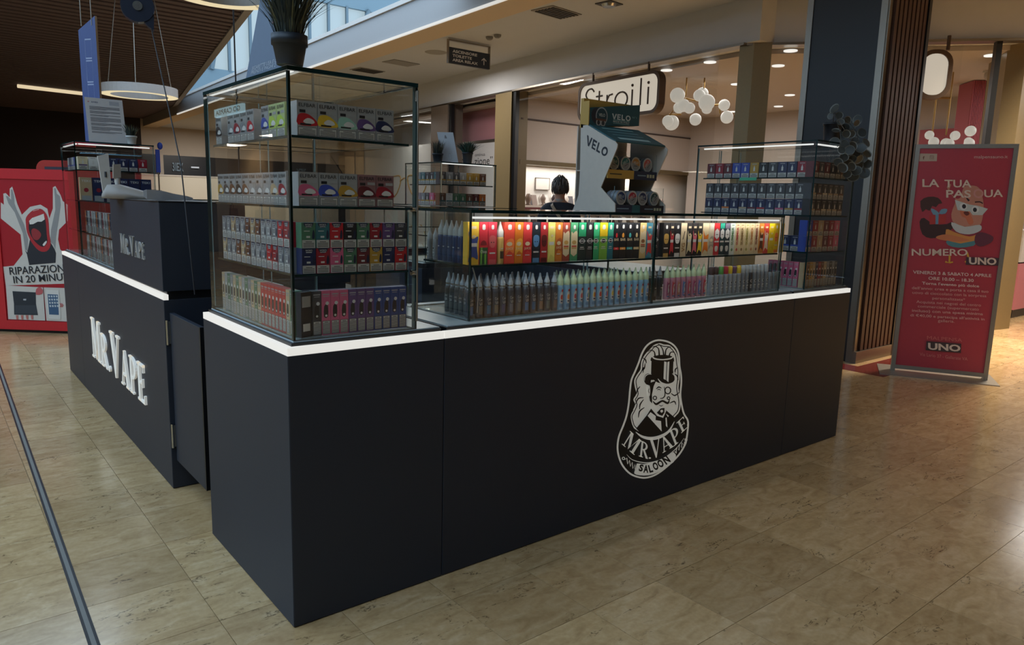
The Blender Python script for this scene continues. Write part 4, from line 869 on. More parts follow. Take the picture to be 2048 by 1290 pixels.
UPPER = [(652, 782, 'splash', 'yellow', (222, 176, 60), (60, 74, 130)), (787, 886, 'melon', 'red and green', (200, 50, 60), (60, 110, 60)), (888, 986, 'skull', 'rose red', (196, 50, 64), (204, 96, 96)), (1072, 1188, 'capsule', 'orange red', (214, 72, 54), (230, 120, 60)), (1190, 1284, 'capsule', 'orange', (206, 112, 34), (226, 160, 60)), (1286, 1384, 'capsule', 'scarlet', (208, 58, 58), (190, 40, 44)), (1387, 1478, 'skull', 'black', (28, 36, 44), (86, 130, 170)), (1482, 1564, 'skull', 'dark red', (160, 40, 44), (88, 22, 26)), (1567, 1648, 'splash', 'pale yellow', (204, 190, 96), (222, 206, 110)), (1650, 1730, 'capsule', 'amber', (200, 116, 44), (170, 84, 40)), (1732, 1815, 'burger', 'cream topped brown', (150, 66, 50), (196, 150, 80)), (1822, 1905, 'burger', 'tan and green', (70, 140, 96), (176, 140, 80)), (1910, 1998, 'ring', 'green topped black', (34, 48, 46), (40, 150, 100)), (2000, 2085, 'ring', 'plain black', (36, 42, 44), (40, 44, 46))]
UP2 = [(112, 175, 'ring', 'bright green', (44, 150, 96), (60, 180, 120)), (177, 252, 'ring', 'yellow topped green', (110, 160, 60), (222, 186, 30)), (253, 306, 'ring', 'blue green', (30, 100, 110), (50, 150, 120)), (307, 363, 'bar', 'black with red', (26, 28, 32), (206, 50, 50)), (364, 426, 'bar', 'black with orange', (26, 28, 32), (226, 150, 60)), (428, 490, 'bar', 'black with teal', (26, 28, 32), (70, 170, 170)), (491, 550, 'bar', 'black with cream', (26, 28, 32), (206, 180, 130)), (552, 610, 'burger', 'sandy pyramid print', (206, 170, 110), (130, 80, 40)), (612, 667, 'splash', 'multicoloured', (60, 130, 150), (206, 50, 50)), (669, 728, 'ring', 'dark grey', (44, 40, 44), (60, 50, 54)),
 (768, 826, 'skull', 'black with gold top', (30, 28, 28), (190, 150, 80)), (828, 870, 'splash', 'black with red fruit', (28, 26, 28), (180, 44, 54)), (872, 930, 'skull', 'black with white heart', (22, 22, 26), (206, 202, 196)), (932, 985, 'tall_word', 'cream with tall letters', (206, 184, 150), (60, 50, 44)), (987, 1035, 'splash', 'black and white ornate', (40, 36, 36), (206, 190, 150)), (1037, 1083, 'splash', 'black with pink', (34, 30, 32), (206, 100, 110)), (1085, 1131, 'splash', 'black with lemon', (40, 38, 34), (216, 186, 50)), (1133, 1190, 'splash', 'cream with orange', (210, 190, 150), (220, 120, 40)), (1192, 1238, 'capsule', 'cream patterned', (200, 184, 156), (150, 140, 126)), (1240, 1290, 'badge', 'cherry red', (190, 50, 56), (206, 40, 44)), (1293, 1336, 'badge', 'dark teal', (36, 62, 66), (40, 150, 120)), (1338, 1386, 'badge', 'slate black', (40, 50, 58), (110, 100, 116)), (1388, 1433, 'summer', 'white with green word', (206, 208, 196), (70, 120, 70)), (1435, 1476, 'summer', 'cream with red word', (214, 192, 150), (170, 40, 50)), (1478, 1521, 'summer', 'cream with brown word', (214, 190, 146), (130, 96, 50)), (1524, 1566, 'summer', 'cream with olive word', (212, 190, 146), (150, 140, 60)), (1568, 1612, 'summer', 'cream with tan word', (214, 192, 150), (190, 120, 60)), (1614, 1655, 'summer', 'sand with maroon word', (206, 180, 140), (130, 60, 50)), (1658, 1700, 'splash', 'brown with orange chevrons', (200, 120, 40), (80, 44, 30)), (1702, 1746, 'splash', 'red and cream', (206, 60, 50), (220, 196, 170)), (1748, 1795, 'splash', 'yellow', (218, 182, 16), (200, 170, 20)), (1797, 1838, 'skull', 'yellow with orange', (218, 180, 14), (226, 110, 30)), (1840, 1887, 'splash', 'mustard yellow', (210, 172, 20), (190, 150, 30))]
SY = .108
def upper(lst, ox, oy, sc, k0):
    for k, (a, b, kd, nm, col, acc) in enumerate(lst):
        x0 = at(ox+a/sc, 500, 'y', SY).x; x1 = at(ox+b/sc, 500, 'y', SY).x; w = x1-x0-.0008
        o = obj('liquid_box', bx(-w/2, w/2, 0, .030, 0, BOXH, OBJ).mesh('liquid_box'), None, ((x0+x1)/2, SY, 1.2035), 0, col)
        part = 'left' if k0+k < 24 else 'right'; kk = k0+k if part == 'left' else k0+k-24
        tag(o, '%s liquid box, %s from left, upper shelf, %s half of long case' % (nm, ORD[kk], part), 'box', 'liquid boxes on the upper shelf of the long case')
        f = obj('front_print', LBK[kd]['print'], o, color=acc); f.scale = (w/.030, 1, 1)
upper(UPPER, 820, 420, 5.689, 0); upper(UP2, 1160, 430, 4.655, len(UPPER))
# bottles
def bottle_meshes():
    body = MB().lathe([(.0150, 0), (.0158, .003), (.0158, .098), (.0145, .106), (.009, .111), (.009, .114)], OBJ, 16).mesh('liquid_bottle')
    cap = MB().lathe([(.0148, .107), (.0148, .130), (.0135, .132), (.0110, .138), (.0042, .158), (.0030, .166), (.001, .168)], OBJM, 14).mesh('cap')
    tipc = MB().lathe([(.0125, .110), (.0125, .132), (.0105, .134), (.0055, .150), (.0035, .164), (.001, .166)], mat('clear_cap', (150, 154, 156), .15), 12).lathe([(.0132, .118), (.0132, .122)], CHROME, 12).mesh('cap')
    dome = MB().lathe([(.0140, .107), (.0140, .142), (.012, .147), (.005, .149)], OBJM, 14).mesh('cap')
    return body, cap, tipc, dome
BODY, CAPC, CAPT, CAPD = bottle_meshes()
def wrap(m, name, r=.0158):
    """a flat print bent round an upright cylinder of radius r"""
    bm = bmesh.new(); me = m.mesh(name); bm.from_mesh(me)
    for k in range(-4, 5): bmesh.ops.bisect_plane(bm, geom=bm.verts[:]+bm.edges[:]+bm.faces[:], plane_co=(k*.003, 0, 0), plane_no=(1, 0, 0))
    for v in bm.verts:
        x, y, z = v.co; q = r+.0003-y; v.co = (q*math.sin(x/r), -q*math.cos(x/r), z)
    bm.to_mesh(me); bm.free(); return me
def blabel(kind):
    m = MB()
    if kind == 'script':
        fr(m, bar(-.010, .010, .012, .046), OBJ, 1); frt(m, 'Cono', -.009, .066, .019, PALE, .011, 3, 0); frt(m, 'Line', -.007, .053, .016, PALE, .010, 3, 0); fr(m, [(-.006, .049), (.010, .052), (.010, .0535), (-.006, .0505)], PALE, 2)
    elif kind == 'fruit':
        fr(m, bar(-.011, .011, .010, .024), flat((90, 130, 160)), 1); fr(m, smooth([(-.009, .034), (.002, .028), (.009, .040), (.008, .070), (.0, .082), (-.008, .070)], 3), PALE, 1); fr(m, smooth([(-.006, .050), (.001, .044), (.006, .052), (.003, .066), (-.004, .064)], 3), OBJ, 2); fr(m, disc(.003, .084, .006), flat((180, 44, 44)), 3); fr(m, bar(-.005, .005, .034, .040), flat((40, 50, 80)), 3)
    elif kind == 'mono':
        fr(m, disc(0, .060, .009), PALE, 1); fr(m, disc(.001, .060, .006), OBJ, 2); fr(m, bar(-.009, .009, .020, .040), PALE, 1); fr(m, bar(-.007, .007, .030, .033), INKD, 2); fr(m, bar(-.007, .007, .024, .027), INKD, 2)
    elif kind == 'stripe':
        fr(m, smooth([(-.010, .015), (-.002, .03), (.010, .02), (.006, .055), (.010, .088), (-.003, .080), (-.010, .088)], 3), OBJ, 1); fr(m, smooth([(-.004, .03), (.004, .045), (-.002, .06), (.004, .075), (-.004, .07)], 3), PALE, 2); fr(m, bar(-.008, .008, .012, .018), flat((70, 110, 150)), 2)
    elif kind == 'plain': fr(m, bar(-.009, .009, .02, .05), OBJ, 1); fr(m, bar(-.006, .006, .058, .062), PALE, 1)
    return wrap(m, 'label_print')
BL = {k: blabel(k) for k in ('script', 'fruit', 'mono', 'stripe', 'plain')}
def bottle(x, y, z, col, cap, capcol, lab, acc, label, group, rz=0., sc=1.):
    o = obj('liquid_bottle', BODY, None, (x, y, z), rz, col); tag(o, label, 'bottle', group); obj('cap', cap, o, color=capcol); obj('label_print', BL[lab], o, color=acc)
    if sc != 1.: o.scale = (sc, sc, sc)
    return o
BY, BZ = .118, ZC+.0062
rows = []
def bpx(us, ox, sc): return [at(ox+u/sc, 600, 'y', BY).x for u in us]
DK = [(80, 110, 150), (120, 104, 90), (60, 110, 140), (130, 116, 96), (90, 84, 110), (110, 108, 116), (100, 96, 90), (70, 110, 150), (60, 96, 130), (140, 110, 90), (104, 110, 104), (120, 96, 84)]
for k, x in enumerate(bpx([548, 635, 712, 780, 848, 920, 990, 1060, 1125, 1192, 1256, 1322], 820, 4.6075)):
    bottle(x, BY, BZ, (62, 66, 74), CAPT, (170, 172, 176), 'script', DK[k], 'dark liquid bottle with clear tipped cap, %s from the left, bottom of long case' % ORD[k], 'dark liquid bottles in the long case')
xs = bpx([1375, 1437, 1500, 1558, 1616, 1676, 1732, 1788], 820, 4.6075)+bpx([50, 108, 164, 220, 278, 334, 390, 446, 502, 552, 600], 1160, 4.655)
BC = [(200, 60, 60), (220, 130, 60), (180, 60, 80), (200, 90, 90), (90, 120, 170), (190, 60, 50), (200, 80, 60), (210, 60, 60), (180, 190, 90), (220, 180, 70), (200, 60, 60), (110, 150, 200), (220, 190, 80), (200, 60, 50), (220, 140, 60), (120, 160, 90), (200, 60, 60), (220, 160, 60), (110, 140, 190)]
for k, x in enumerate(xs): bottle(x, BY, BZ, (128, 168, 192), CAPC, (184, 200, 160), 'fruit', BC[k], 'light blue liquid bottle with pale green cap, %s from the left, bottom shelf' % ORD[k], 'light blue bottles in the long case')
for k, x in enumerate(bpx([648, 690, 745], 1160, 4.655)): bottle(x, BY+.01, BZ, (40, 46, 48), CAPT, (60, 64, 66), 'plain', (90, 96, 96), '%s black liquid bottle beside the divider of the long case' % ['left', 'middle', 'right'][k], 'black bottles at the divider of the long case')
for k, x in enumerate(bpx([795, 845, 893, 942, 990, 1038, 1086, 1132], 1160, 4.655)): bottle(x, BY, BZ, (190, 128, 142), CAPC, (186, 200, 160), 'stripe', [(140, 50, 90), (190, 60, 70), (190, 120, 90), (80, 120, 170), (190, 60, 80), (160, 60, 100), (90, 110, 170), (190, 50, 60)][k], 'pink striped liquid bottle with green cap, %s from the left, right half' % ORD[k], 'pink bottles in the long case')
for k, (x, c, nm) in enumerate(zip(bpx([1203, 1246, 1292, 1336, 1374, 1413, 1454], 1160, 4.655), [(66, 44, 42), (74, 50, 46), (90, 150, 70), (170, 40, 50), (214, 180, 40), (96, 60, 90), (214, 180, 40)], ['dark brown', 'brown', 'green', 'red', 'yellow', 'plum', 'bright yellow'])): bottle(x, BY, BZ, (152, 152, 154), CAPD, c, 'mono', (70, 70, 74), 'grey labelled liquid bottle with a %s dome cap, bottom of long case' % nm, 'dome capped bottles in the long case')
for k, x in enumerate(bpx([1492, 1526, 1560, 1596, 1632, 1668, 1706], 1160, 4.655)): bottle(x, BY, BZ, (124, 126, 130) if k != 2 else (44, 44, 48), CAPD, (170, 174, 176), 'mono', (60, 60, 64), 'grey liquid bottle with a frosted dome cap, %s of seven, bottom right' % ORD[k], 'frosted capped bottles in the long case')
for k, x in enumerate(bpx([1748, 1786, 1824], 1160, 4.655)):
    o = MB().lathe([(.014, 0), (.014, .095), (.012, .1), (.009, .102)], mat('spray_silver', (150, 150, 150), .3, .5), 14).lathe([(.009, .10), (.010, .145), (.006, .15)], flat((30, 32, 40)), 12).build('spray_bottle', None, (x, BY, BZ))
    obj('band', wrap(bx(-.012, .012, -.0006, -.0003, .03, .08, OBJ), 'band', .014), o, color=(120, 120, 124)); tag(o, '%s silver spray bottle with dark top at the right end of the long case' % ['left', 'middle', 'right'][k], 'bottle', 'spray bottles in the long case')
# deeper rows seen through the left end of the long case
for k in range(5): bottle(.812+.002*k, .155+.037*k, BZ, (58, 60, 62), CAPT, (170, 172, 176), 'script', (90, 90, 84), 'dark liquid bottle, %s behind the front row at the left end, bottom' % ORD[k], 'dark bottles at the left end', L_)
for r in range(2):
    for k in range(9): bottle(.875+.0335*k, .160+.040*r, BZ, (56, 58, 62), CAPT, (170, 172, 176), 'script', (80, 84, 90), 'dark liquid bottle of the %s hidden row, %s from left, bottom of long case' % (('second', 'third')[r], ORD[k]), 'dark bottles behind the front row')
for k in range(12): bottle(1.30+.0335*k, .165, BZ, (110, 140, 160), CAPC, (176, 182, 160), 'fruit', (200, 90, 80), 'light blue bottle of the second row, %s from left, bottom of long case' % ORD[k], 'light blue bottles behind the front row')
o = obj('liquid_box', bx(-.015, .015, 0, .03, 0, BOXH, OBJ).mesh('liquid_box'), None, (.800, .150, 1.2035), L_, (26, 36, 66)); tag(o, 'navy liquid box seen through the left end of the long case', 'box'); obj('front_print', LBK['ring']['print'], o, color=(30, 40, 70))
for k in range(5): bottle(.806, .195+.036*k, 1.2035, (44, 60, 96), CAPC, (176, 172, 164), 'plain', (60, 76, 110), 'white topped blue bottle, %s behind the navy box at the left end' % ORD[k], 'white topped bottles at the left end', L_)
for k in range(2): bottle(.81+.0*k, .39+.044*k, 1.2035, (150, 148, 146), CAPC, (180, 176, 170), 'mono', (50, 50, 54), '%s short white bottle at the far left of the long case shelf' % ['nearer', 'farther'][k], 'short white bottles', L_, .78)
bottle(at(820+1028/5.689, 500, 'y', .118).x, .122, 1.2035, (196, 160, 90), CAPC, (196, 190, 180), 'plain', (70, 54, 40), 'amber liquid bottle with white cap between red boxes, upper shelf', 'amber bottle')

# right end case
for k, c in enumerate(['maroon', 'charcoal', 'maroon', 'black', 'charcoal', 'brown']): good(KB, 'kit_box', (3.225+.064*k, .060, 1.64), 0, C[c], C[c], '%s kit box, %s from the left, front of top shelf, right end case' % (c, ORD[k]), 'box', 'kit boxes in the right end case')
for row in range(2):
    for k in range(6): good(KB, 'kit_box', (3.222+.064*k, .060, 1.42+.094*row), 0, C['charcoal'] if row else C['black'], C[['tan', 'brown', 'cream', 'tan', 'tan', 'brown'][k]], 'black kit box, %s from the left in %s row, second shelf, right end case' % (ORD[k], ('lower', 'upper')[row]), 'box', 'black kit boxes in the right end case')
for row in range(2):
    for k, c in enumerate(['blue', 'crimson', 'tan', 'maroon', 'crimson', 'pink']): good(KB, 'kit_box', (3.214+.064*k, .060, 1.205+.093*row), 0, C[c], C[c], '%s kit box, %s from the left in %s row, third shelf, right end case' % (c, ORD[k], ('lower', 'upper')[row]), 'box', 'coloured kit boxes in the right end case')
for k, c in enumerate(['tan', 'brown', 'gold', 'tan', 'navy', 'crimson', 'brown', 'tan', 'grey', 'charcoal', 'grey', 'charcoal']): good(SL, 'slim_vape_box', (3.205+.0327*k, .060, ZC+.006), 0, C[c], C[c], '%s slim box, %s from the left, front of bottom shelf, right end case' % (c, ORD[k]), 'box', 'slim boxes in the right end case')
for k, c in enumerate(['crimson', 'navy', 'navy', 'charcoal', 'black', 'gold', 'blue', 'blue', 'maroon', 'crimson', 'maroon']): good(KB, 'kit_box', (3.200, .135+.064*k, 1.64), L_, C[c], C[c], '%s kit box, %s from the front, left side of top shelf, right end case' % (c, ORD[k]), 'box', 'kit boxes on the left side, right end case')
for row in range(2):
    for k in range(11): good(KB, 'kit_box', (3.200, .135+.064*k, 1.42+.094*row), L_, C['navy'] if row == 0 else C['charcoal'], C[['crimson', 'gold', 'pink', 'navy', 'red', 'maroon', 'tan', 'navy', 'orange', 'charcoal', 'black'][k]] if row == 0 else C['charcoal'], '%s kit box, %s from the front in %s row, second shelf left, right end case' % (('navy', 'charcoal')[row], ORD[k], ('lower', 'upper')[row]), 'box', 'dark kit boxes on the left side, right end case')
for k in range(6): good(SL, 'slim_vape_box', (3.200, .118+.034*k, ZC+.006), L_, C['pink'], C['red'], 'pink slim box, %s from the front, left side of bottom shelf, right end case' % ORD[k], 'box', 'pink slim boxes, right end case')
for k in range(3): good(KB, 'kit_box', (3.200, .140+.064*k, 1.205), L_, C['navy'], C['blue'], 'navy kit box, %s from the front, left side of third shelf, right end case' % ORD[k], 'box', 'navy kit boxes, right end case')
tag(bx(0, .25, 0, .4, 0, .045, NAVY).build('flat_carton', None, (3.19, .34, 1.205)), 'flat navy carton lying on the third shelf of the right end case', 'box')
tag(bx(0, .004, 0, .12, 0, .018, flat((60, 170, 130))).build('shelf_tag', None, (3.177, .42, 1.622)), 'small green price tag on the shelf edge of the right end case', 'tag')

# far left case and the low case beside the till
for k, (c, w) in enumerate((('cream', 0), ('white', 0), ('white', 0), ('navy', 0), ('navy', 0), ('navy', 0), ('crimson', 0))): good(KB, 'kit_box', (.088+.066*k, 3.93, 1.60), 0, C[c], C['purple'] if c == 'cream' else C[c], '%s kit box, %s from the left, top shelf of far left case' % (c, ORD[k]), 'box', 'kit boxes in the far left case')
TK = dict(body=carton(.075, .05, .165)); m = MB(); frt(m, 'TEKI', -.028, .132, .056, PALE, .016); fr(m, disc(0, .075, .016, 8), OBJ, 1); fr(m, bar(-.03, .03, .0, .035), SIL, 1); TK['print'] = m.mesh('front_print')
for k, c in enumerate(['tan', 'navy', 'navy', 'navy', 'navy', 'navy']): good(TK, 'kit_box', (.098+.080*k, 3.93, 1.38), 0, C[c], C['crimson'], 'tall %s kit box, %s from the left, second shelf of far left case' % (c, ORD[k]), 'box', 'tall kit boxes in the far left case')
tag(bx(0, .40, 0, .09, 0, .004, flat((60, 120, 150))).build('paper_banner', None, (.10, 4.02, 1.72)), 'blue and green strip under the top of the far left case', 'strip')
for k in range(7): good(KB, 'kit_box', (.062, 3.99+.066*k, 1.60), L_, C[['white', 'mint', 'blue', 'white', 'grey', 'navy', 'white'][k]], C['blue'], 'pale kit box, %s from the corner, left side of far left case' % ORD[k], 'box', 'kit boxes on the left of the far left case')
for row, z in ((0, ZC+.006), (1, 1.16)):
    for k in range(30):
        c = ['white', 'grey', 'silver', 'crimson', 'white', 'navy', 'grey', 'silver', 'orange', 'white'][(k*3+row) % 10]
        good(SL, 'slim_vape_box', (.065, 2.66+.040*k, z), L_, C[c], C['navy'], '%s slim box, %s from the till stand, %s shelf of the low left case' % (c, ORD[k], ('lower', 'upper')[row]), 'box', 'slim boxes in the low left case')
# small case at the back and the low rear cases
for k in range(7): good(KB, 'kit_box', (2.235+.063*k, 2.49, 1.57), 0, C[['charcoal', 'grey', 'charcoal', 'silver', 'gold', 'gold', 'brown'][k]], C['gold'], '%s kit box, %s from the left, upper front of small rear case' % (['charcoal', 'grey', 'charcoal', 'silver', 'gold', 'gold', 'brown'][k], ORD[k]), 'box', 'kit boxes in the small rear case')
for k in range(7): good(KB, 'kit_box', (2.235+.063*k, 2.49, 1.412), 0, C[['brown', 'white', 'green', 'green', 'brown', 'maroon', 'orange'][k]], C['teal'], '%s kit box, %s from the left, lower front of small rear case' % (['brown', 'white', 'green', 'green', 'brown', 'maroon', 'orange'][k], ORD[k]), 'box', 'kit boxes in the small rear case')
for row, z in ((0, 1.412), (1, 1.57)):
    for k in range(6):
        c = [['crimson', 'pink', 'charcoal', 'grey', 'grey', 'charcoal'], ['teal', 'charcoal', 'charcoal', 'teal', 'grey', 'grey']][row][k]; good(KB, 'kit_box', (2.225, 2.565+.063*k, z), L_, C[c], C['gold'], '%s kit box, %s from the corner, %s left side of small rear case' % (c, ORD[k], ('lower', 'upper')[row]), 'box', 'kit boxes on the left of the small rear case')

# ------------------------------------------------------------------ round tin display on the long case
VX0, VX1, VZ = 1.595, 1.950, 1.418
t = thing('tin_display', 'white and teal counter display holding round tins on the long case', 'display stand', (VX0, .10, VZ))
vo = Vector(t.location); VW = mat('display_white', (186, 174, 160), .45)
SIDE = lambda u, v: at(1130+u/4.78, 170+v/4.78, 'x', VX0)-vo
prof = [SIDE(*p) for p in ((72, 1204), (128, 1060), (140, 900), (152, 380), (215, 388), (420, 515), (478, 545), (502, 575), (496, 610), (342, 985), (478, 1140), (478, 1206))]
zb = min(p.z for p in prof)
prof = [Vector((0, p.y, max(p.z-zb, 0) if p.z-zb > .012 else 0)) for p in prof]
m = MB(); m.prism(prof, (.005, 0, 0), VW); m.build('side_panel', t)
m = MB(); m.prism([p+Vector((VX1-VX0-.005, 0, 0)) for p in prof], (.005, 0, 0), VW); m.build('side_panel', t)
# lettering on the side: reads along the falling edge
def SF(u, v): p = SIDE(u, v)-Vector((0, 0, zb)); return Vector((-.0006, p.y, p.z))
P = Print(SF, (-1, 0, 0), .0003); BK = (20, 22, 30)
h = homography([(0, 0), (4, 0), (4, 1), (0, 1)], [(200, 575), (395, 700), (428, 620), (212, 482)])
vv = [[[(0, 1), (.26, 1), (.50, .30), (.74, 1), (.98, 1), (.62, 0), (.38, 0)]], [bar(1.1, 1.32, 0, 1), bar(1.3, 1.8, .80, 1), bar(1.3, 1.72, .40, .60), bar(1.3, 1.8, 0, .20)], [bar(2.0, 2.22, 0, 1), bar(2.2, 2.7, 0, .22)], []]
for ps in vv:
    for q in ps: P.fill([h(*c) for c in q], BK, False)
oo = [h(3.38+.52*math.cos(a*PI/12), .5+.5*math.sin(a*PI/12)) for a in range(25)]; ii = [h(3.38+.29*math.cos(a*PI/12), .5+.29*math.sin(a*PI/12)) for a in range(25)]
for k in range(24): P.fill([oo[k], oo[k+1], ii[k+1], ii[k]], BK, False)
P.mb.build('side_lettering', t)
WD = VX1-VX0; TEAL = flat((22, 74, 82)); YEL = flat((176, 138, 62)); top = max(p.z for p in prof); ty = [p for p in prof if p.z == top][0].y
p4, p5, p9 = prof[4], prof[6], prof[9]
# header: yellow back card, teal front card leaning forward at its foot
HY = p4.y; zf = p4.z
HP = lambda u, v: at(1130+u/4.78, 170+v/4.78, 'y', .10+HY).z-VZ
ZT = HP(218, 213); ZR = HP(695, 190); ZY = HP(204, 116); ZB = HP(697, 392)
m = MB(); m.prism([(.0, HY+.03, zf-.01), (WD, HY+.03, ZB), (WD, HY+.03, ZR), (.0, HY+.03, ZY)], (0, .02, 0), YEL); m.prism([(.0, HY-.006, zf), (.004, HY-.006, zf), (.004, HY-.006, ZT+.01), (0, HY-.006, ZT+.03)], (0, .036, 0), YEL); m.build('header_back', t)
m = MB(); m.prism([(.006, HY-.005, zf-.003), (WD-.003, HY-.005, ZB), (WD-.003, HY-.005, ZR), (.006, HY-.005, ZT)], (0, .030, 0), TEAL); m.build('header_card', t)
m = MB(); y = HY-.0062; hz = ZT-.004-zf
def vl(x, z, w, hh, mt):
    k = w/4.0
    for ps in vv:
        for q in ps: m.poly([(x+a*k, y, z+b*hh) for a, b in q], mt)
    oo = [(x+(3.38+.52*math.cos(a*PI/12))*k, y, z+hh*(.5+.5*math.sin(a*PI/12))) for a in range(25)]; ii = [(x+(3.38+.30*math.cos(a*PI/12))*k, y, z+hh*(.5+.30*math.sin(a*PI/12))) for a in range(25)]
    for k2 in range(24): m.poly([ii[k2], oo[k2], oo[k2+1], ii[k2+1]][::-1], mt)
LTX = flat((196, 204, 200)); vl(.155, zf+hz*.54, .135, hz*.34, LTX)
write(m, 'MADE IN ITALY', (.165, y, zf+hz*.36), (1, 0, 0), (0, 0, 1), .115, LTX, hz*.10, .012)
for a, b in ((.165, .48), (.165, .28)): m.poly([(a, y, zf+hz*b), (a+.115, y, zf+hz*b), (a+.115, y, zf+hz*(b+.05)), (a, y, zf+hz*(b+.05))], flat((110, 150, 150)))
write(m, 'N°1', (.30, y, zf+hz*.74), (1, 0, 0), (0, 0, 1), .03, flat((120, 160, 160)), hz*.13)
for cx, cz, r, c in ((.05, .62, .034, (30, 36, 48)), (.085, .62, .040, (150, 158, 160)), (.085, .62, .034, (22, 60, 70)), (.065, .22, .016, (170, 170, 166)), (.095, .22, .016, (160, 160, 156)), (.065, .22, .010, (40, 44, 52)), (.095, .22, .010, (40, 44, 52))): y -= .0002; m.poly([(cx+r*math.cos(a*PI/12), y, zf+hz*cz+r*1.05*math.sin(a*PI/12)) for a in range(24)], flat(c))
y -= .0002; m.poly([(.045, y, zf+hz*.34), (.115, y, zf+hz*.34), (.115, y, zf+hz*.46), (.045, y, zf+hz*.46)], flat((96, 60, 44))); y -= .0002; write(m, 'VELO', (.064, y, zf+hz*.60), (1, 0, 0), (0, 0, 1), .042, LTX, .014, .012)
m.build('header_print', t)
m = MB(); m.prism([p4+Vector((.005, -.004, .004)), p4+Vector((WD-.005, -.004, .004)), p5+Vector((WD-.005, 0, .004)), p5+Vector((.005, 0, .004))], (0, 0, -.006), TEAL); a, b = p4, p5
for k, (f0, f1, c) in enumerate(((.15, .22, (120, 160, 160)), (.35, .42, (90, 130, 134)), (.55, .60, (90, 130, 134)), (.75, .86, (150, 180, 178)))):
    q0, q1 = a.lerp(b, f0), a.lerp(b, f1); m.poly([q0+Vector((.06, -.004*(1-f0), .0046)), q0+Vector((WD-.08, -.004*(1-f0), .0046)), q1+Vector((WD-.08, -.004*(1-f1), .0046)), q1+Vector((.06, -.004*(1-f1), .0046))], flat(c))
m.build('sloping_lid', t)
yb = max(p.y for p in prof)
shz = [at(1130+560/4.78, 170+812/4.78, 'y', .13).z-VZ, at(1130+560/4.78, 170+1150/4.78, 'y', .06).z-VZ]
sy = [min(p.y for p in prof[5:9])+.06, min(p.y for p in prof)+.01]
STR = [(((0, .52), (180, 142, 66)), ((.52, 1), (24, 40, 66))), (((0, .34), (22, 34, 56)), ((.34, .5), (30, 84, 86)), ((.5, 1), (24, 26, 36)))]
TIN = MB().lathe([(.0325, 0), (.034, .004), (.034, .016), (.0325, .020)], mat('tin_body', (120, 124, 130), .4), 24, ax='y').mesh('round_tin')
RIM = MB(); 
for a in range(24): RIM.add([(.0335*math.cos(b*PI/12), -.0203, .0335*math.sin(b*PI/12)) for b in (a, a+1)]+[(.0265*math.cos(b*PI/12), -.0203, .0265*math.sin(b*PI/12)) for b in (a+1, a)], [[0, 1, 2, 3]], flat((186, 184, 180)))
RIM = RIM.mesh('rim')
m = MB(); 
def half(a0, a1, r, mt, yy): m.poly([(r*math.cos(math.radians(a0+(a1-a0)*k/16)), yy, r*math.sin(math.radians(a0+(a1-a0)*k/16))) for k in range(17)], mt)
half(-15, 165, .0262, OBJ, -.0204); half(165, 345, .0262, flat((150, 150, 152)), -.0204); y = -.0207; vl(-.018, .002, .036, .011, LTX); m.poly([(-.012, y, -.010), (.012, y, -.010), (.012, y, -.007), (-.012, y, -.007)], TXT)
FACE = m.mesh('tin_face')
TC = [[(30, 84, 90), (40, 110, 110), (196, 130, 60), (196, 90, 80)], [(28, 56, 110), (170, 40, 56), (24, 40, 90), (24, 70, 74)]]
for row in range(2):
    z = shz[row]; y0 = sy[row]
    m = MB(); m.box(.006, WD-.006, y0+.004, yb-.012, z-.004, z, VW); m.build('shelf', t)
    m = MB(); hgt = .038 if row == 0 else .032
    for (a, b), c in STR[row]: m.box(.006+(WD-.012)*a, .006+(WD-.012)*b, y0-.002, y0+.004, z-hgt, z+.002, flat(c))
    w0 = WD*.04; m.box(.02, .10, y0-.0024, y0-.002, z-hgt*.55, z-hgt*.40, flat((70, 60, 40) if row == 0 else (120, 140, 150))); m.box(.21, .27, y0-.0024, y0-.002, z-hgt*.55, z-hgt*.40, flat((120, 140, 150)))
    for k in range(3): m.box(WD*.78+k*.02, WD*.78+k*.02+.014, y0-.0024, y0-.002, z-hgt*.7, z-hgt*.3, flat((170, 170, 140)))
    m.build('price_strip', t)
    bx(.006, WD-.006, y0+.0045, y0+.0065, z, z+.085, GLASS, EDGEL, 'y').build('clear_front', t)
    for k in range(4):
        for d in range(3):
            x = .062+.078*k; o = obj('round_tin', TIN, None, vo+Vector((x, y0+.034+.024*d+(.006 if k == 2 else 0), z+.0345)), 0); o.rotation_euler = (0, (.2, -.5, .05, -.9)[k] if d == 0 else 0, 0)
            tag(o, 'round tin with %s lid, %s from the left, %s row %s, counter display' % ((('teal', 'green teal', 'amber', 'coral'), ('blue', 'red', 'navy', 'dark teal'))[row][k], ORD[k], ('upper', 'lower')[row], ('front', 'middle', 'rear')[d]), 'tin', 'round tins in the counter display')
            obj('rim', RIM, o); obj('tin_face', FACE, o, color=TC[row][k])
bx(.005, WD-.005, yb-.012, yb-.006, .0, zf, VW).build('back_panel', t); bx(.005, WD-.005, p9.y, yb-.012, .0, .006, VW).build('base', t)

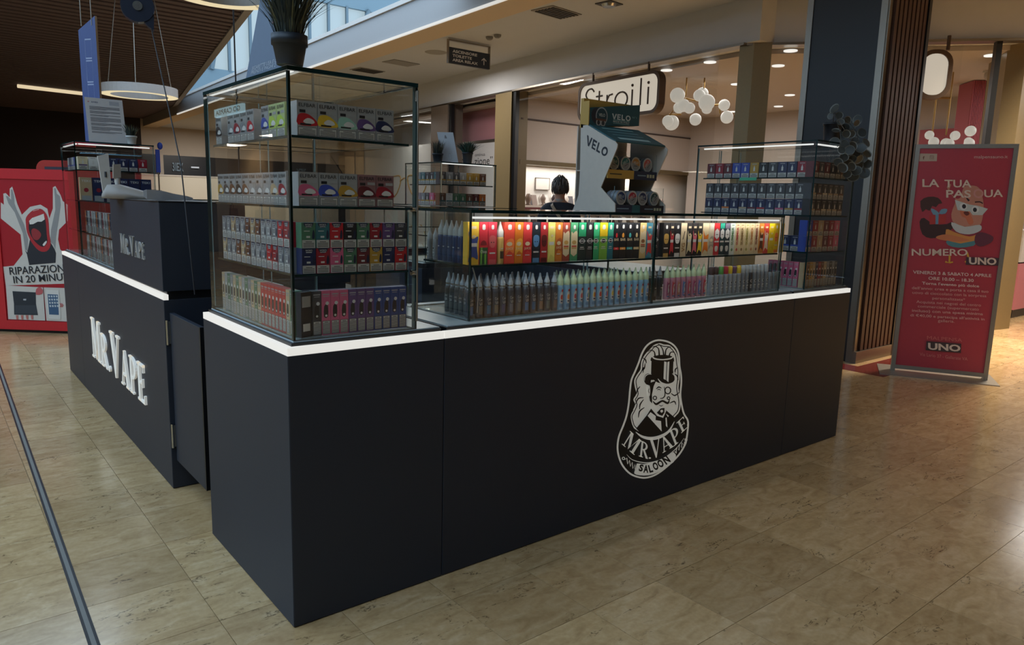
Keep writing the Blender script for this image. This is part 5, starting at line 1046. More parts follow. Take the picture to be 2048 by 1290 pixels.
# ------------------------------------------------------------------ red poster stand on the right
BP0, BP1 = Vector((6.020, .70, 0)), Vector((6.375, .02, 0)); be = (BP1-BP0).normalized(); bn = Vector((be.y, -be.x, 0))
if bn.dot(EYE-BP0) < 0: bn = -bn
BWD = (BP1-BP0).length; BHT = 2.045; bd = -bn
t = thing('poster_stand', 'tall red poster in a silver frame stand on the marble floor', 'poster stand', BP0)
def bbox(name, u0, u1, d0, d1, z0, z1, m):
    vs = [be*u-bn*d+Vector((0, 0, z)) for u in (u0, u1) for d in (d0, d1) for z in (z0, z1)]; mb = MB(); c = sum(vs, Vector())/8
    for f in ([0, 1, 3, 2], [4, 6, 7, 5], [0, 4, 5, 1], [2, 3, 7, 6], [0, 2, 6, 4], [1, 5, 7, 3]):
        n = (vs[f[1]]-vs[f[0]]).cross(vs[f[2]]-vs[f[0]]); mb.add(vs, [f if n.dot(vs[f[0]]-c) > 0 else f[::-1]], m)
    return mb.build(name, t)
ALU = mat('aluminium', (158, 150, 138), .35, .7)
bbox('base_plate', -.10, BWD+.06, -.20, .28, .0, .008, ALU)
bbox('post', 0, .035, 0, .07, .008, BHT, ALU); bbox('post', BWD-.035, BWD, 0, .07, .008, BHT, ALU); bbox('rail', .035, BWD-.035, 0, .05, .03, .065, ALU); bbox('rail', .035, BWD-.035, 0, .05, BHT-.035, BHT, ALU)
bbox('sheet', .035, BWD-.035, .012, .04, .065, BHT-.035, mat('poster_red', (184, 64, 76), .32, noise=.04))
H = homography([(384, 86), (806, 66), (664, 1196), (272, 1130)], [(.035, BHT-.035), (BWD-.035, BHT-.035), (BWD-.035, .065), (.035, .065)])
def BF(u, v): a, z = H(u, v); return be*a-bn*.0115+Vector((0, 0, z))
P = Print(BF, bn, .0003); PT = (222, 200, 184)
P.fill([(383, 110), (459, 108), (457, 144), (380, 148)], (196, 178, 160)); P.text('f', (396, 138), (404, 138), 16, (110, 60, 56), .02); P.line([(428, 119), (444, 119), (443, 135), (427, 135), (428, 119)], 2, (130, 90, 84), 1); P.ring(436, 127, 4, 1.6, (130, 90, 84))
P.text('malpensauno.it', (624, 129), (778, 122), 20, (224, 190, 184))
# hatching bird with spectacles holding a wrapped present, as printed on the poster
P.fill(smooth([(384, 340), (420, 318), (462, 322), (480, 348), (464, 352), (452, 368), (436, 362), (424, 386), (408, 378), (392, 392)], 2), (78, 48, 40))
P.fill(smooth([(380, 440), (400, 420), (440, 450), (500, 450), (520, 440), (526, 470), (480, 508), (430, 520), (392, 500)], 2), (70, 42, 38)); P.fill([(422, 408), (498, 404), (494, 448), (424, 452)], (190, 60, 56)); P.fill([(450, 406), (464, 405), (462, 450), (450, 451)], (110, 150, 176)); P.fill(smooth([(430, 374), (456, 386), (466, 402), (440, 404)], 2), (120, 158, 180)); P.fill(smooth([(466, 400), (476, 378), (502, 376), (494, 398)], 2), (120, 158, 180))
P.fill(smooth([(500, 270), (520, 254), (512, 290), (540, 330), (520, 400), (540, 450), (640, 460), (664, 400), (664, 330), (646, 270), (610, 258), (576, 268), (560, 320), (530, 318)], 3), (206, 140, 116))
P.fill(smooth([(560, 380), (590, 370), (604, 396), (620, 440), (600, 452), (584, 420), (566, 410)], 3), (214, 120, 84)); P.fill(smooth([(574, 392), (590, 384), (602, 398), (588, 408)], 2), (110, 50, 40))
P.fill([(536, 330), (600, 352), (640, 358), (686, 372), (660, 404), (616, 404), (604, 386), (584, 386), (548, 380)], (200, 206, 200)); P.disc(574, 362, 17, 18, (226, 226, 222)); P.disc(628, 376, 17, 18, (226, 226, 222)); P.disc(577, 362, 9, 11, (40, 30, 34)); P.disc(626, 378, 9, 11, (40, 30, 34))
P.line([(588, 320), (600, 334)], [5, 10], (50, 30, 34), 2); P.line([(626, 340), (648, 338), (662, 346)], 6, (70, 36, 36), 2)
P.fill(smooth([(520, 440), (580, 462), (648, 452), (652, 480), (600, 500), (540, 486)], 3), (206, 208, 204)); P.fill(smooth([(496, 476), (540, 492), (600, 510), (640, 500), (630, 540), (560, 560), (506, 546)], 3), (222, 150, 76)); P.fill(smooth([(452, 512), (500, 500), (580, 520), (600, 530), (540, 536), (470, 526)], 3), (216, 130, 84)); P.fill(smooth([(500, 530), (560, 545), (630, 530), (620, 556), (550, 566), (504, 552)], 2), (86, 140, 146)); P.fill(smooth([(630, 500), (660, 490), (708, 510), (700, 540), (650, 560), (625, 540)], 3), (110, 54, 70))
P.line([(512, 600), (510, 640), (492, 634)], 9, (222, 170, 60), 1); P.line([(510, 640), (526, 636)], 7, (222, 170, 60), 1); P.line([(590, 590), (600, 630), (580, 636)], 9, (222, 170, 60), 1)
T1 = (230, 206, 186)
for s, a, b, hh in (('LA', (393, 271), (467, 270), 38), ('TUA', (490, 271), (611, 269), 38), ('PAS', (497, 321), (608, 319), 38), ('UA', (668, 316), (755, 312), 38)): P.text(s, a, b, hh, T1, .02); P.k -= 1
P.k += 1; P.ring(642, 297, 19, 8, (214, 150, 140))
P.text('NUMERO', (345, 604), (592, 606), 34, T1, .018); P.fill([(586, 612), (736, 618), (732, 656), (583, 650)], (70, 50, 56)); P.text('UNO', (598, 648), (724, 653), 36, T1, .035)
for s, a, b, hh, bo in (('VENERDI 3 & SABATO 4 APRILE', (350, 691), (700, 714), 16, .02), ('ORE 10.00 – 18.30', (417, 722), (619, 737), 16, .02), ("Torna l'evento più dolce", (389, 748), (644, 768), 18, .02), ('dell’anno: crea e porta a casa il tuo', (345, 770), (687, 796), 18, .005), ('uovo di cioccolato con la sorpresa', (347, 793), (677, 818), 18, 0), ('personalizzata*', (434, 822), (580, 834), 18, 0), ('Acquista nei negozi del centro', (364, 838), (652, 864), 18, 0), ('commerciale (supermercato', (370, 860), (642, 884), 18, 0), ('incluso) con una spesa minima', (345, 880), (661, 908), 18, .012), ('di €40,00 e partecipa all’attività in', (337, 902), (668, 934), 18, .008), ('galleria.', (458, 934), (532, 941), 18, 0)): P.text(s, a, b, hh, (226, 176, 168) if bo < .015 else (232, 204, 194), bo); P.k -= 1
P.k += 1
P.text('MALPENSA', (410, 1014), (566, 1034), 18, (214, 120, 116)); P.fill([(407, 1022), (562, 1042), (560, 1088), (404, 1066)], (70, 52, 54)); P.text('UNO', (414, 1064), (558, 1082), 34, T1, .035); P.text('Via Lario 37 - Gallarate VA', (377, 1092), (590, 1128), 16, (216, 140, 134))
P.mb.build('poster_print', t)

# ------------------------------------------------------------------ red repair booth on the left
RP0 = Vector((-.30, 6.80, 0)); re = (Vector((.221, 6.343, 0))-RP0); re.z = 0; re.normalize(); rn = Vector((re.y, -re.x, 0))
if rn.dot(EYE-RP0) < 0: rn = -rn
t = thing('repair_booth', 'red phone repair booth with a shouting mouth poster on the left', 'booth', RP0)
RDM = mat('booth_red', (168, 26, 38), .35, noise=.04); zt = hit(60, 338, RP0, rn).z
def rbox(name, u0, u1, d0, d1, z0, z1, m):
    vs = [re*u-rn*d+Vector((0, 0, z)) for u in (u0, u1) for d in (d0, d1) for z in (z0, z1)]; mb = MB(); c = sum(vs, Vector())/8
    for f in ([0, 1, 3, 2], [4, 6, 7, 5], [0, 4, 5, 1], [2, 3, 7, 6], [0, 2, 6, 4], [1, 5, 7, 3]):
        n = (vs[f[1]]-vs[f[0]]).cross(vs[f[2]]-vs[f[0]]); mb.add(vs, [f if n.dot(vs[f[0]]-c) > 0 else f[::-1]], m)
    return mb.build(name, t)
rbox('body', -.12, .82, .012, .8, .03, zt, RDM); rbox('plinth', -.10, .80, .03, .78, 0, .03, BLACK2)
def ru(u, v): p = hit(u/4.03, 360+v/4.03, RP0, rn)-RP0; return p
fw = [ru(0, 300).dot(re), ru(520, 300).dot(re)]; z0 = .03; z1 = ru(200, 1135).z
rbox('frame_rail', -.12, .82, 0, .012, zt-.10, zt, mat('booth_frame', (196, 40, 46), .35)); rbox('frame_rail', -.12, .82, 0, .012, z0, z1, mat('booth_frame')); rbox('frame_post', -.12, ru(18, 700).dot(re), 0, .012, z1, zt-.10, mat('booth_frame'))
P = Print(lambda u, v: ru(u, v)-rn*.0115, rn, .0005); WP = (206, 196, 184); RD = (160, 22, 36); SK = (146, 142, 138); BKT = (36, 36, 42)
P.fill([(0, 180), (25, 200), (20, 110), (40, 105), (72, 140), (72, 70), (92, 52), (110, 110), (132, 190), (170, 280), (236, 216), (320, 198), (376, 232), (392, 310), (420, 230), (420, 60), (440, 48), (482, 120), (500, 170), (540, 200), (540, 330), (470, 400), (462, 480), (480, 560), (540, 620), (540, 836), (40, 852), (20, 700), (104, 692), (176, 600), (160, 440), (0, 310)], WP)
P.fill([(40, 128), (56, 130), (84, 160), (82, 76), (94, 76), (108, 130), (112, 190), (130, 240), (190, 360), (222, 480), (216, 575), (196, 560), (178, 430), (112, 260), (62, 190)], SK)
P.fill([(430, 66), (444, 66), (452, 110), (478, 130), (484, 200), (466, 330), (446, 460), (440, 560), (424, 520), (400, 500), (406, 400), (440, 240), (436, 130)], SK)
P.fill([(194, 560), (214, 585), (236, 480), (300, 540), (400, 500), (436, 560), (446, 590), (442, 668), (230, 686), (212, 600)], BKT)
P.fill(smooth([(204, 360), (206, 300), (260, 244), (320, 232), (360, 262), (384, 320), (392, 430), (404, 520), (372, 574), (310, 570), (248, 500), (212, 420)], 3), (176, 34, 40)); P.fill(smooth([(226, 370), (240, 330), (310, 300), (350, 300), (364, 340), (372, 440), (376, 500), (340, 540), (280, 500), (236, 430)], 3), (30, 22, 28))
P.fill([(230, 330), (254, 306), (300, 290), (348, 272), (356, 318), (330, 336), (300, 336), (262, 356), (236, 358)], (222, 212, 200)); P.fill(smooth([(248, 410), (270, 390), (310, 410), (328, 446), (300, 484), (262, 470)], 3), (150, 40, 44)); P.fill(smooth([(340, 520), (368, 490), (372, 505), (352, 532)], 2), (222, 212, 200)); P.line([(262, 250), (290, 242), (310, 236)], 6, (214, 150, 140), 2)
for s, a, b, hh in (('RIPARAZIONI', (76, 766), (535, 740), 62), ('IN 20 MINUTI', (108, 834), (570, 806), 58)): P.text(s, a, b, hh, (30, 30, 36), .008, (a[0]-8, a[1]-hh))
P.fill([(44, 850), (344, 866), (362, 1134), (64, 1122)], WP); P.fill([(350, 866), (560, 872), (560, 1142), (372, 1134)], WP)
P.fill([(98, 896), (286, 906), (288, 1000), (304, 1090), (112, 1086), (110, 1000)], (40, 44, 50)); P.fill([(120, 1010), (290, 1010), (300, 1080), (118, 1076)], (56, 60, 66)); P.fill([(186, 958), (210, 958), (208, 972), (186, 970)], (170, 170, 170)); P.fill(smooth([(290, 880), (320, 862), (344, 890), (336, 920), (290, 925)], 2), (190, 90, 90))
for k in range(4): P.fill([(126+40*k, 1090), (146+40*k, 1090), (146+40*k, 1124), (132+40*k, 1124)], (190, 110, 100), False)
P.k += 1
P.fill(smooth([(370, 900), (390, 886), (460, 890), (474, 902), (488, 1100), (476, 1122), (400, 1118), (388, 1104)], 3), (214, 208, 198)); P.fill([(382, 920), (466, 924), (474, 1088), (396, 1084)], (60, 90, 120))
for r in range(4):
    for c in range(4): P.fill([(389+20*c+3*r, 930+26*r), (402+20*c+3*r, 931+26*r), (403+20*c+3*r, 946+26*r), (391+20*c+3*r, 945+26*r)], (190, 196, 196), False)
P.k += 1
for d in (0, 13): P.line([(482+d, 994), (494+d, 1008), (484+d, 1024)], 6, (180, 40, 50), 1, False)
P.mb.build('poster_print', t)
c = hit(104, 338, RP0-rn*.86, rn); t2 = thing('ride_machine', 'rounded red machine with dark screen behind the red booth', 'machine', (c.x, c.y, 0)); e2 = math.atan2(re.y, re.x); t2.rotation_euler = (0, 0, e2)
m = MB(); q = [(x, -.0, z) for x, z in [(-.18, 0), (.30, 0), (.30, 1.70)]+[(a, b) for a, b in arc(.22, 1.70, .08, .07, 0, 90, 5)]+[(a, b) for a, b in arc(-.08, 1.67, .10, .10, 90, 180, 6)]]; m.prism(q, (0, .35, 0), mat('machine_red', (176, 52, 40), .4)); m.build('body', t2)
m = MB(); m.box(-.08, .28, -.006, 0, 1.50, 1.70, flat((50, 50, 60))); m.prism([(a, -.008, b) for a, b in arc(.02, 1.60, .07, .07, 0, 345, 14)], (0, .004, 0), flat((90, 110, 150))); m.box(.10, .20, -.008, 0, 1.52, 1.64, flat((170, 140, 90))); m.build('screen', t2)

# ------------------------------------------------------------------ things on top of the cases
def pot(t, r0, r1, h, m, c=(0, 0, 0), rim=.012):
    MB().lathe([(r0, 0), (r1, h-rim), (r1*1.09, h-rim), (r1*1.09, h), (r1*.9, h), (r1*.86, h-.012), (.001, h-.014)], m, 24, c).build('pot', t)
POTB = mat('black_pot', (22, 28, 36), .5); LEAFD = mat('dark_grass', (34, 44, 40), .6, noise=.4, scale=30); LEAFG = mat('dry_grass', (92, 92, 66), .6, noise=.3, scale=30); LEAFT = mat('teal_leaf', (30, 70, 62), .55, noise=.3, scale=30)
def blades(n, h0, rmax, lmin, lmax, lean, mats, seed, w=.0028, curl=1.6):
    R = random.Random(seed); m = MB()
    for k in range(n):
        a = R.uniform(0, 2*PI); r = rmax*math.sqrt(R.random()); L = R.uniform(lmin, lmax); ln = lean*R.uniform(.15, 1)*(.4+.6*r/rmax); b = a+R.uniform(-.5, .5); mt = mats[0] if R.random() < .75 else mats[-1]
        p = [(r*math.cos(a)+ln*L*(s**curl)*math.cos(b), r*math.sin(a)+ln*L*(s**curl)*math.sin(b), h0+L*s*(1-.25*ln*s)) for s in (0, .3, .6, .85, 1)]
        sx, sy = -math.sin(b+R.uniform(-.8, .8)), math.cos(b); vs = []
        for i, q in enumerate(p): ww = w*(1, 1, .8, .5, .05)[i]; vs += [(q[0]-sx*ww, q[1]-sy*ww, q[2]), (q[0]+sx*ww, q[1]+sy*ww, q[2])]
        m.add(vs, [[2*i, 2*i+1, 2*i+3, 2*i+2] for i in range(4)], mt)
    return m
b0 = at(585, 128, 'z', 1.846); t = thing('potted_grass', 'dark potted grass on top of the corner glass case', 'plant', (at(580, 131, 'z', 1.846).x, at(580, 131, 'z', 1.846).y, 1.846)); pot(t, .039, .050, .088, POTB, rim=.03)
tag(blades(460, .074, .038, .13, .215, .85, (LEAFD, LEAFD, LEAFG), 3, .0019).build('grass_blades', t), kind='stuff')
a = at(467, 156, 'z', 1.8455); b = at(532, 128, 'z', 1.8455); t = thing('leaning_card', 'slate blue card with small lettering leaning behind the potted grass', 'card', (.045, a.y, 1.846))
aa = Vector((.045, a.y, 1.846)); bb = Vector((.045, b.y, 1.846)); tl = at(520, 0, 'y', a.y); upv = (tl-aa); upv = upv*(.40/upv.length); wv = bb-aa; nn = wv.cross(upv).normalized(); nn = nn if nn.x < 0 else -nn
m = MB(); m.prism([Vector(), wv, wv+upv, upv], -nn*.004, mat('card_slate', (74, 88, 108), .6)); m.build('card', t)
m = MB(); wu = wv.normalized(); uu = upv.normalized()
for s, k, ww in (('SIGARETTE USA E GETTA', .105, .80), ('PRENDI E PAGHI 2', .045, .62)): write(m, s, wv*.13+upv*k*.6+nn*.0008, wu, uu, wv.length*ww, flat((150, 156, 164)), .013, .008)
m.prism([wv*.45+upv*.42+nn*.0008, wv*.58+upv*.40+nn*.0008, wv*.92+upv*.60+nn*.0008, wv*.80+upv*.63+nn*.0008], nn*.0003, flat((150, 100, 90))); m.prism([wv*.60+upv*.40+nn*.0008, wv*.66+upv*.40+nn*.0008, wv*.95+upv*.66+nn*.0008, wv*.90+upv*.67+nn*.0008], nn*.0003, flat((110, 140, 150))); m.build('card_print', t)
# trailing plant on the right end case
t = thing('trailing_plant', 'trailing plant with round dark leaves hanging over the right end case', 'plant', (3.47, .115, 1.851)); pot(t, .045, .052, .12, mat('dark_pot', (26, 28, 34), .5))
LF = mat('round_leaf', (64, 66, 62), .45, noise=.25, scale=20); LFE = mat('leaf_rim', (120, 122, 116), .5)
lm = MB(); rr = .030
ring0 = [(rr*.86*math.cos(a*PI/7), rr*.86*math.sin(a*PI/7), .002) for a in range(14)]; ring1 = [(rr*math.cos(a*PI/7), rr*math.sin(a*PI/7), .006) for a in range(14)]
lm.add(ring0+[(0, 0, -.001)], [[a, (a+1) % 14, 14] for a in range(14)], LF, True); lm.add(ring0+ring1, [[a, (a+1) % 14, 14+(a+1) % 14, 14+a] for a in range(14)], LFE, True); LEAF = lm.mesh('leaf')
R = random.Random(5); LP = [(1670, 218), (1662, 232), (1678, 231), (1681, 244), (1695, 240), (1713, 246), (1716, 240), (1672, 262), (1674, 266), (1692, 268), (1702, 268), (1725, 265), (1670, 285), (1710, 280), (1734, 285), (1705, 292), (1690, 290), (1733, 308), (1704, 318), (1717, 318), (1734, 328), (1676, 325), (1703, 333), (1717, 331), (1712, 342), (1728, 347), (1694, 348), (1706, 352), (1684, 300), (1696, 305), (1722, 296), (1688, 315), (1700, 300), (1712, 306), (1726, 318), (1696, 330), (1684, 336), (1690, 256), (1703, 254), (1684, 275)]
stems = MB(); base = Vector(t.location)
for k, (px, py) in enumerate(LP):
    p = at(px, py, 'y', .035+R.uniform(-.075, -.02) if py > 285 else R.uniform(-.02, .10)); o = obj('leaf', LEAF, t, p-base); s = R.uniform(.75, 1.25); o.scale = (s, s*.92, s)
    d = (EYE-p).normalized()+Vector((R.uniform(-.7, .7), R.uniform(-.7, .7), R.uniform(-.5, .6))); o.rotation_euler = d.to_track_quat('Z', 'Y').to_euler()
for pts in ([(1672, 240), (1680, 262), (1684, 300), (1690, 345)], [(1690, 235), (1712, 262), (1722, 300), (1730, 345)], [(1668, 222), (1676, 240), (1690, 262)], [(1690, 250), (1700, 285), (1706, 330), (1708, 352)]):
    q = [at(x, y, 'y', .06 if i == 0 else (.02 if y < 285 else -.015))-base for i, (x, y) in enumerate(pts)]; stems.tube([Vector((0, 0, .115))]+q, .002, LF, 5)
stems.build('stem', t)
# plants, card on the small rear case
def rc(px, py): p = at(px, py, 'z', 1.736); return p
for px, py, hh, mats, lab, sd, le in ((864, 327, .10, (LEAFD, LEAFG), 'small dry tufted plant in black pot on the small rear case', 8, .5), (938, 327, .085, (LEAFT, LEAFD), 'bushy teal leaved plant in black pot on the small rear case', 9, 1.3)):
    k = 0 if px < 900 else 1; p = Vector(((2.30, 2.66, 1.736), (2.50, 2.545, 1.736))[k]); t = thing('potted_plant', lab, 'plant', p); pot(t, .032, .040, .085 if k else .07, POTB)
    tag(blades(150 if not k else 260, .06 if not k else .075, .03, hh*.7, hh*1.25, le, mats, sd, .0035 if k else .0022, 1.2).build('foliage', t), kind='stuff')
def paper(name, label, cat, quad, m, prints):
    """stiff sheet standing on its lower edge; quad bl, br, tr, tl"""
    o = Vector(quad[0]); q = [Vector(p)-o for p in quad]; n = (q[1]-q[0]).cross(q[3]-q[0]).normalized(); n = n if n.dot(EYE-o) > 0 else -n
    t = thing(name, label, cat, o); mb = MB(); mb.prism(q, -n*.003, m); mb.build('sheet', t); P = Print(lambda a, b: q[0]+(q[1]-q[0])*a+(q[3]-q[0])*b, n, .0004)
    prints(P); P.mb.build('sheet_print', t)
LTP = (120, 118, 120)
def notice(P):
    P.text('AVVISO', (.16, .885), (.34, .885), -.035, (60, 62, 90), .02); P.k -= 1; P.fill([(.07, .895), (.11, .895), (.11, .92), (.07, .92)], (170, 100, 100), False); P.fill([(.64, .86), (.90, .86), (.90, .95), (.64, .95)], (150, 148, 150), False); R = random.Random(4); b = .80
    for blk in (4, 3, 2, 5, 3, 4, 2):
        for k in range(blk): P.fill([(.10, b), (.10+(.80 if k < blk-1 else R.uniform(.3, .7)), b), (.90 if k < blk-1 else .6, b+.012), (.10, b+.012)], (92, 90, 92), False); b -= .021
        b -= .018
pl = [at(178, 276, 'y', 4.10), at(254, 281, 'y', 4.10), at(246, 189, 'y', 4.22), at(168, 184, 'y', 4.22)]
zz = 1.801; dz = [zz-pl[0].z, zz-pl[1].z]; pl[0].z = pl[1].z = zz; pl[3].z += dz[0]; pl[2] = pl[1]+pl[3]-pl[0]
paper('notice_sheet', 'white printed notice standing on the far left glass case', 'notice', pl, mat('paper_white', (178, 172, 168), .7, noise=.02), notice)
def sheet2(P):
    P.fill([(.40, .80), (.56, .80), (.52, .90), (.44, .90)], LTP); P.ring(.55, .22, .10, .012, (160, 162, 166))
    for k in range(9): P.fill([(.28, .68-.045*k), (.72, .68-.045*k), (.72, .69-.045*k), (.28, .69-.045*k)], (166, 166, 170), False)
pl = [at(885, 326, 'y', 2.70), at(917, 327, 'y', 2.62), at(903, 260, 'y', 2.66), at(874, 264, 'y', 2.74)]; pl[0].z = pl[1].z = 1.737; pl[2] = pl[1]+pl[3]-pl[0]
paper('leaflet_card', 'white leaflet card leaning between the two rear potted plants', 'card', pl, mat('paper_grey', (184, 186, 190), .7, noise=.02), sheet2)
p = at(263, 279, 'y', 4.05); t = thing('potted_plant', 'tiny plant in a white pot beside the notice on the far left case', 'plant', (p.x, 4.05, 1.801)); pot(t, .028, .036, .068, mat('white_pot', (190, 190, 186), .5)); tag(blades(110, .055, .026, .06, .11, .8, (LEAFD, LEAFG), 12, .003).build('foliage', t), kind='stuff')

# till equipment on the tower
ZTP = HB+.466
t = thing('point_of_sale_screen', 'white till terminal with tilted screen on the black till stand', 'till', (.14, 2.34, ZTP)); PW = mat('till_white', (190, 184, 176), .4); o = Vector(t.location)
m = MB(); q = [at(u/4.45+100, 270+v/4.45, 'y', 2.52)-o for u, v in ((424, 186), (520, 165), (552, 520), (482, 560))]; m.prism(q, (0.0, .02, 0), PW); m.build('screen_panel', t)
m = MB(); c = [p-q[0] for p in q]; ce = (q[0]+q[1]+q[2]+q[3])/4; m.tube([ce+Vector((0, -.0016, -.01)), ce+Vector((0, -.0016, .02))], .006, flat((60, 60, 64)), 6); m.build('emblem', t)
m = MB(); q = [at(u/4.45+100, 270+v/4.45, 'y', 2.40)-o for u, v in ((565, 262), (630, 258), (632, 380), (566, 384))]; m.prism(q, (0, .03, 0), mat('till_beige', (140, 128, 116), .5)); m.build('customer_display', t)
m = MB(); a, b = [at(u/4.45+100, 270+v/4.45, 'y', 2.415)-o for u, v in ((598, 384), (590, 500))]; m.tube([a, (a+b)/2+Vector((.004, 0, 0)), b], [.016, .013, .022], PW, 10); m.build('neck', t)
a = at(500/4.45+100, 270+545/4.45, 'y', 2.44)-o; m = MB(); sec = []
for x, y, w, hh in ((-.055, 0, .05, .03), (-.03, 0, .07, .075), (.03, -.03, .08, .078), (.12, -.08, .075, .05), (.24, -.16, .05, .02), (.30, -.20, .03, .010)): sec.append([(a.x+.02+x+w*.3*math.cos(k*PI/6), y+w*math.cos(k*PI/6), hh*math.sin(k*PI/6)) for k in range(7)])
m.rings(sec, mat('till_beige'), closed=True, caps=True); m.build('base', t)
t = thing('payment_terminal', 'grey handheld payment terminal lying at the edge of the till stand', 'payment terminal', (at(333, 393, 'y', 1.62).x, 1.62, ZTP), -.2); TG = mat('terminal_grey', (128, 124, 122), .4)
m = MB(); m.rings([[(x, -w, zz0), (x, w, zz0), (x, w*.92, zz1), (x, -w*.92, zz1)] for x, w, zz0, zz1 in ((-.10, .034, .02, .045), (-.085, .040, .006, .052), (-.02, .040, 0, .048), (.03, .036, .008, .036), (.09, .036, .010, .026), (.115, .033, .008, .018))], TG, smooth=False); m.build('body', t)
m = MB(); m.prism([(-.07, -.03, .0525), (-.02, -.03, .0492), (-.02, .03, .0492), (-.07, .03, .0525)], (0, 0, .001), flat((60, 66, 70))); m.build('screen', t)
m = MB()
for i in range(4):
    for j in range(3): m.box(.0+.022*i, .014+.022*i, -.026+.02*j, -.012+.02*j, .030-.003*i, .040-.0045*i, flat((90, 90, 92)))
m.build('keys', t)
tag(bx(-.10, .14, -.10, .10, 0, .004, mat('clear_tray', (150, 176, 184), .2)).build('counter_mat', None, (.17, 1.66, ZTP-.0), -.1), 'pale blue mat under the payment terminal on the till stand', 'mat') if 0 else None
# hanging cable reel
p = at(275, 14, 'y', 2.3); t = thing('cable_reel', 'round navy cable reel hanging above the kiosk', 'cable reel', p); RL = mat('reel_navy', (26, 34, 52), .4); dr = (EYE-p).normalized(); ax = Vector((dr.x, dr.y, 0)).normalized(); sd = Vector((-ax.y, ax.x, 0))
def rdisc(r, d0, d1, m, cx=0, cz=0, n=24): mb = MB(); mb.rings([[sd*(cx+r*math.cos(2*PI*k/n))+Vector((0, 0, cz+r*math.sin(2*PI*k/n)))+ax*d for k in range(n)] for d in (d0, d1)], m, smooth=False); return mb
rdisc(.082, -.03, .03, RL).build('drum', t); rdisc(.024, .03, .036, CHROME).build('hub', t)
m = MB(); m.prism([sd*a+Vector((0, 0, b))+ax*.025 for a, b in ((-.02, -.06), (.02, -.07), (.05, -.10), (.074, -.115), (.078, -.04), (.07, .02))], -ax*.05, RL); m.build('outlet', t)
for k in range(10): pass
a = sd*-.0+Vector((0, 0, .08)); m = MB(); m.tube([a, a+Vector((.0, .0, 1.9))], .004, STEEL, 5); m.build('hanger', t)
m = MB(); e = at(362, 330, 'y', 1.42)-p; s0 = (at(302, 52, 'y', 2.3)-p); m.tube([s0, s0.lerp(e, .5), e, e+Vector((.03, -.02, -.6))], .0032, mat('dark_cord', (40, 38, 40), .6), 6); m.build('cord', t)
p = at(466, 0, 'y', 6.0); q = at(470, 170, 'y', 6.0); tag(MB().tube([(0, 0, 2.2), (0, 0, q.z-p.z), (.02, 0, q.z-p.z-2.5)], .008, mat('dark_cord'), 6).build('hanging_cable', None, p), 'thin black cable hanging from above behind the leaning card', 'cable')
# ring lamps under the slatted ceiling
RW = mat('ring_white', (180, 174, 168), .5); RL2 = lamp('ring_glow', (255, 236, 190), .75)
def ringlamp(c, R0, label, cables):
    t = thing('ring_lamp', label, 'lamp', c); m = MB(); n = 48
    pr = [(R0-.13, .0), (R0-.13, .12), (R0, .12), (R0, .0)]; rs = [[(r*math.cos(2*PI*k/n), r*math.sin(2*PI*k/n), z) for r, z in pr] for k in range(n)]
    vs = [p for r in rs for p in r]; m.add(vs, [[4*k+j, 4*((k+1) % n)+j, 4*((k+1) % n)+j+1, 4*k+j+1] for k in range(n) for j in range(3)], RW, False); m.build('ring', t)
    m = MB(); m.add(vs, [[4*k, 4*k+3, 4*((k+1) % n)+3, 4*((k+1) % n)] for k in range(n)], RL2); m.build('diffuser', t)
    for a in cables: MB().tube([(R0*.93*math.cos(a), R0*.93*math.sin(a), .12), (.5*R0*math.cos(a), .5*R0*math.sin(a), 4.298-c[2])], .006, STEEL, 5).build('cable', t)
    return t
c = at(279, 183, 'z', 2.86); ringlamp((c.x, c.y, 2.80), .50, 'hanging white ring lamp in front of the brown slatted ceiling', (2.4, .2, 4.4))
c = at(452, -14, 'z', 3.02); ringlamp((c.x, c.y, 3.0), .44, 'hanging ring lamp cut off at the top edge above the corner case', (1.0, 3.1, 5.2))
a, b = at(35, 172, 'z', 4.245), at(172, 188, 'z', 4.245); m = MB(); m.tube([Vector(), b-a], .05, lamp('line_light', (255, 232, 190), .75), 6); tag(m.build('line_light', None, a), 'thin line light in the brown slatted ceiling left of the blue sign', 'light')
# narrow blue sign standing up on the far left
p = at(165, 190, 'y', 4.7); q = at(199, 186, 'y', 4.55); zt = at(185, 44, 'y', 4.6).z; t = thing('vertical_sign', 'tall narrow blue hanging sign behind the white notice', 'sign', (p.x, p.y, 1.81)); d = Vector((q.x-p.x, q.y-p.y, 0)); dn = Vector((d.y, -d.x, 0)).normalized()
dn = dn if dn.dot(EYE-p) > 0 else -dn
HT = zt-1.81; m = MB(); m.prism([Vector(), d, d+Vector((0, 0, HT+.04)), Vector((0, 0, HT-.06))], -dn*.02, mat('sign_blue', (64, 80, 132), .5), STEEL); m.build('board', t)
for f in (.2, .8): MB().tube([d*f+Vector((0, 0, HT-.03)), d*f+Vector((0, 0, 4.45-1.81))], .004, STEEL, 5).build('hanger', t)
P = Print(lambda a, b: d*a+Vector((0, 0, HT*b)), dn, .0006)
for b0_, b1_ in ((.33, .50), (.52, .69), (.71, .86)): P.line([(.35, b0_), (.70, b0_), (.70, b1_), (.35, b1_), (.35, b0_)], .012, (150, 160, 190), 1)
P.mb.build('sign_outline', t)
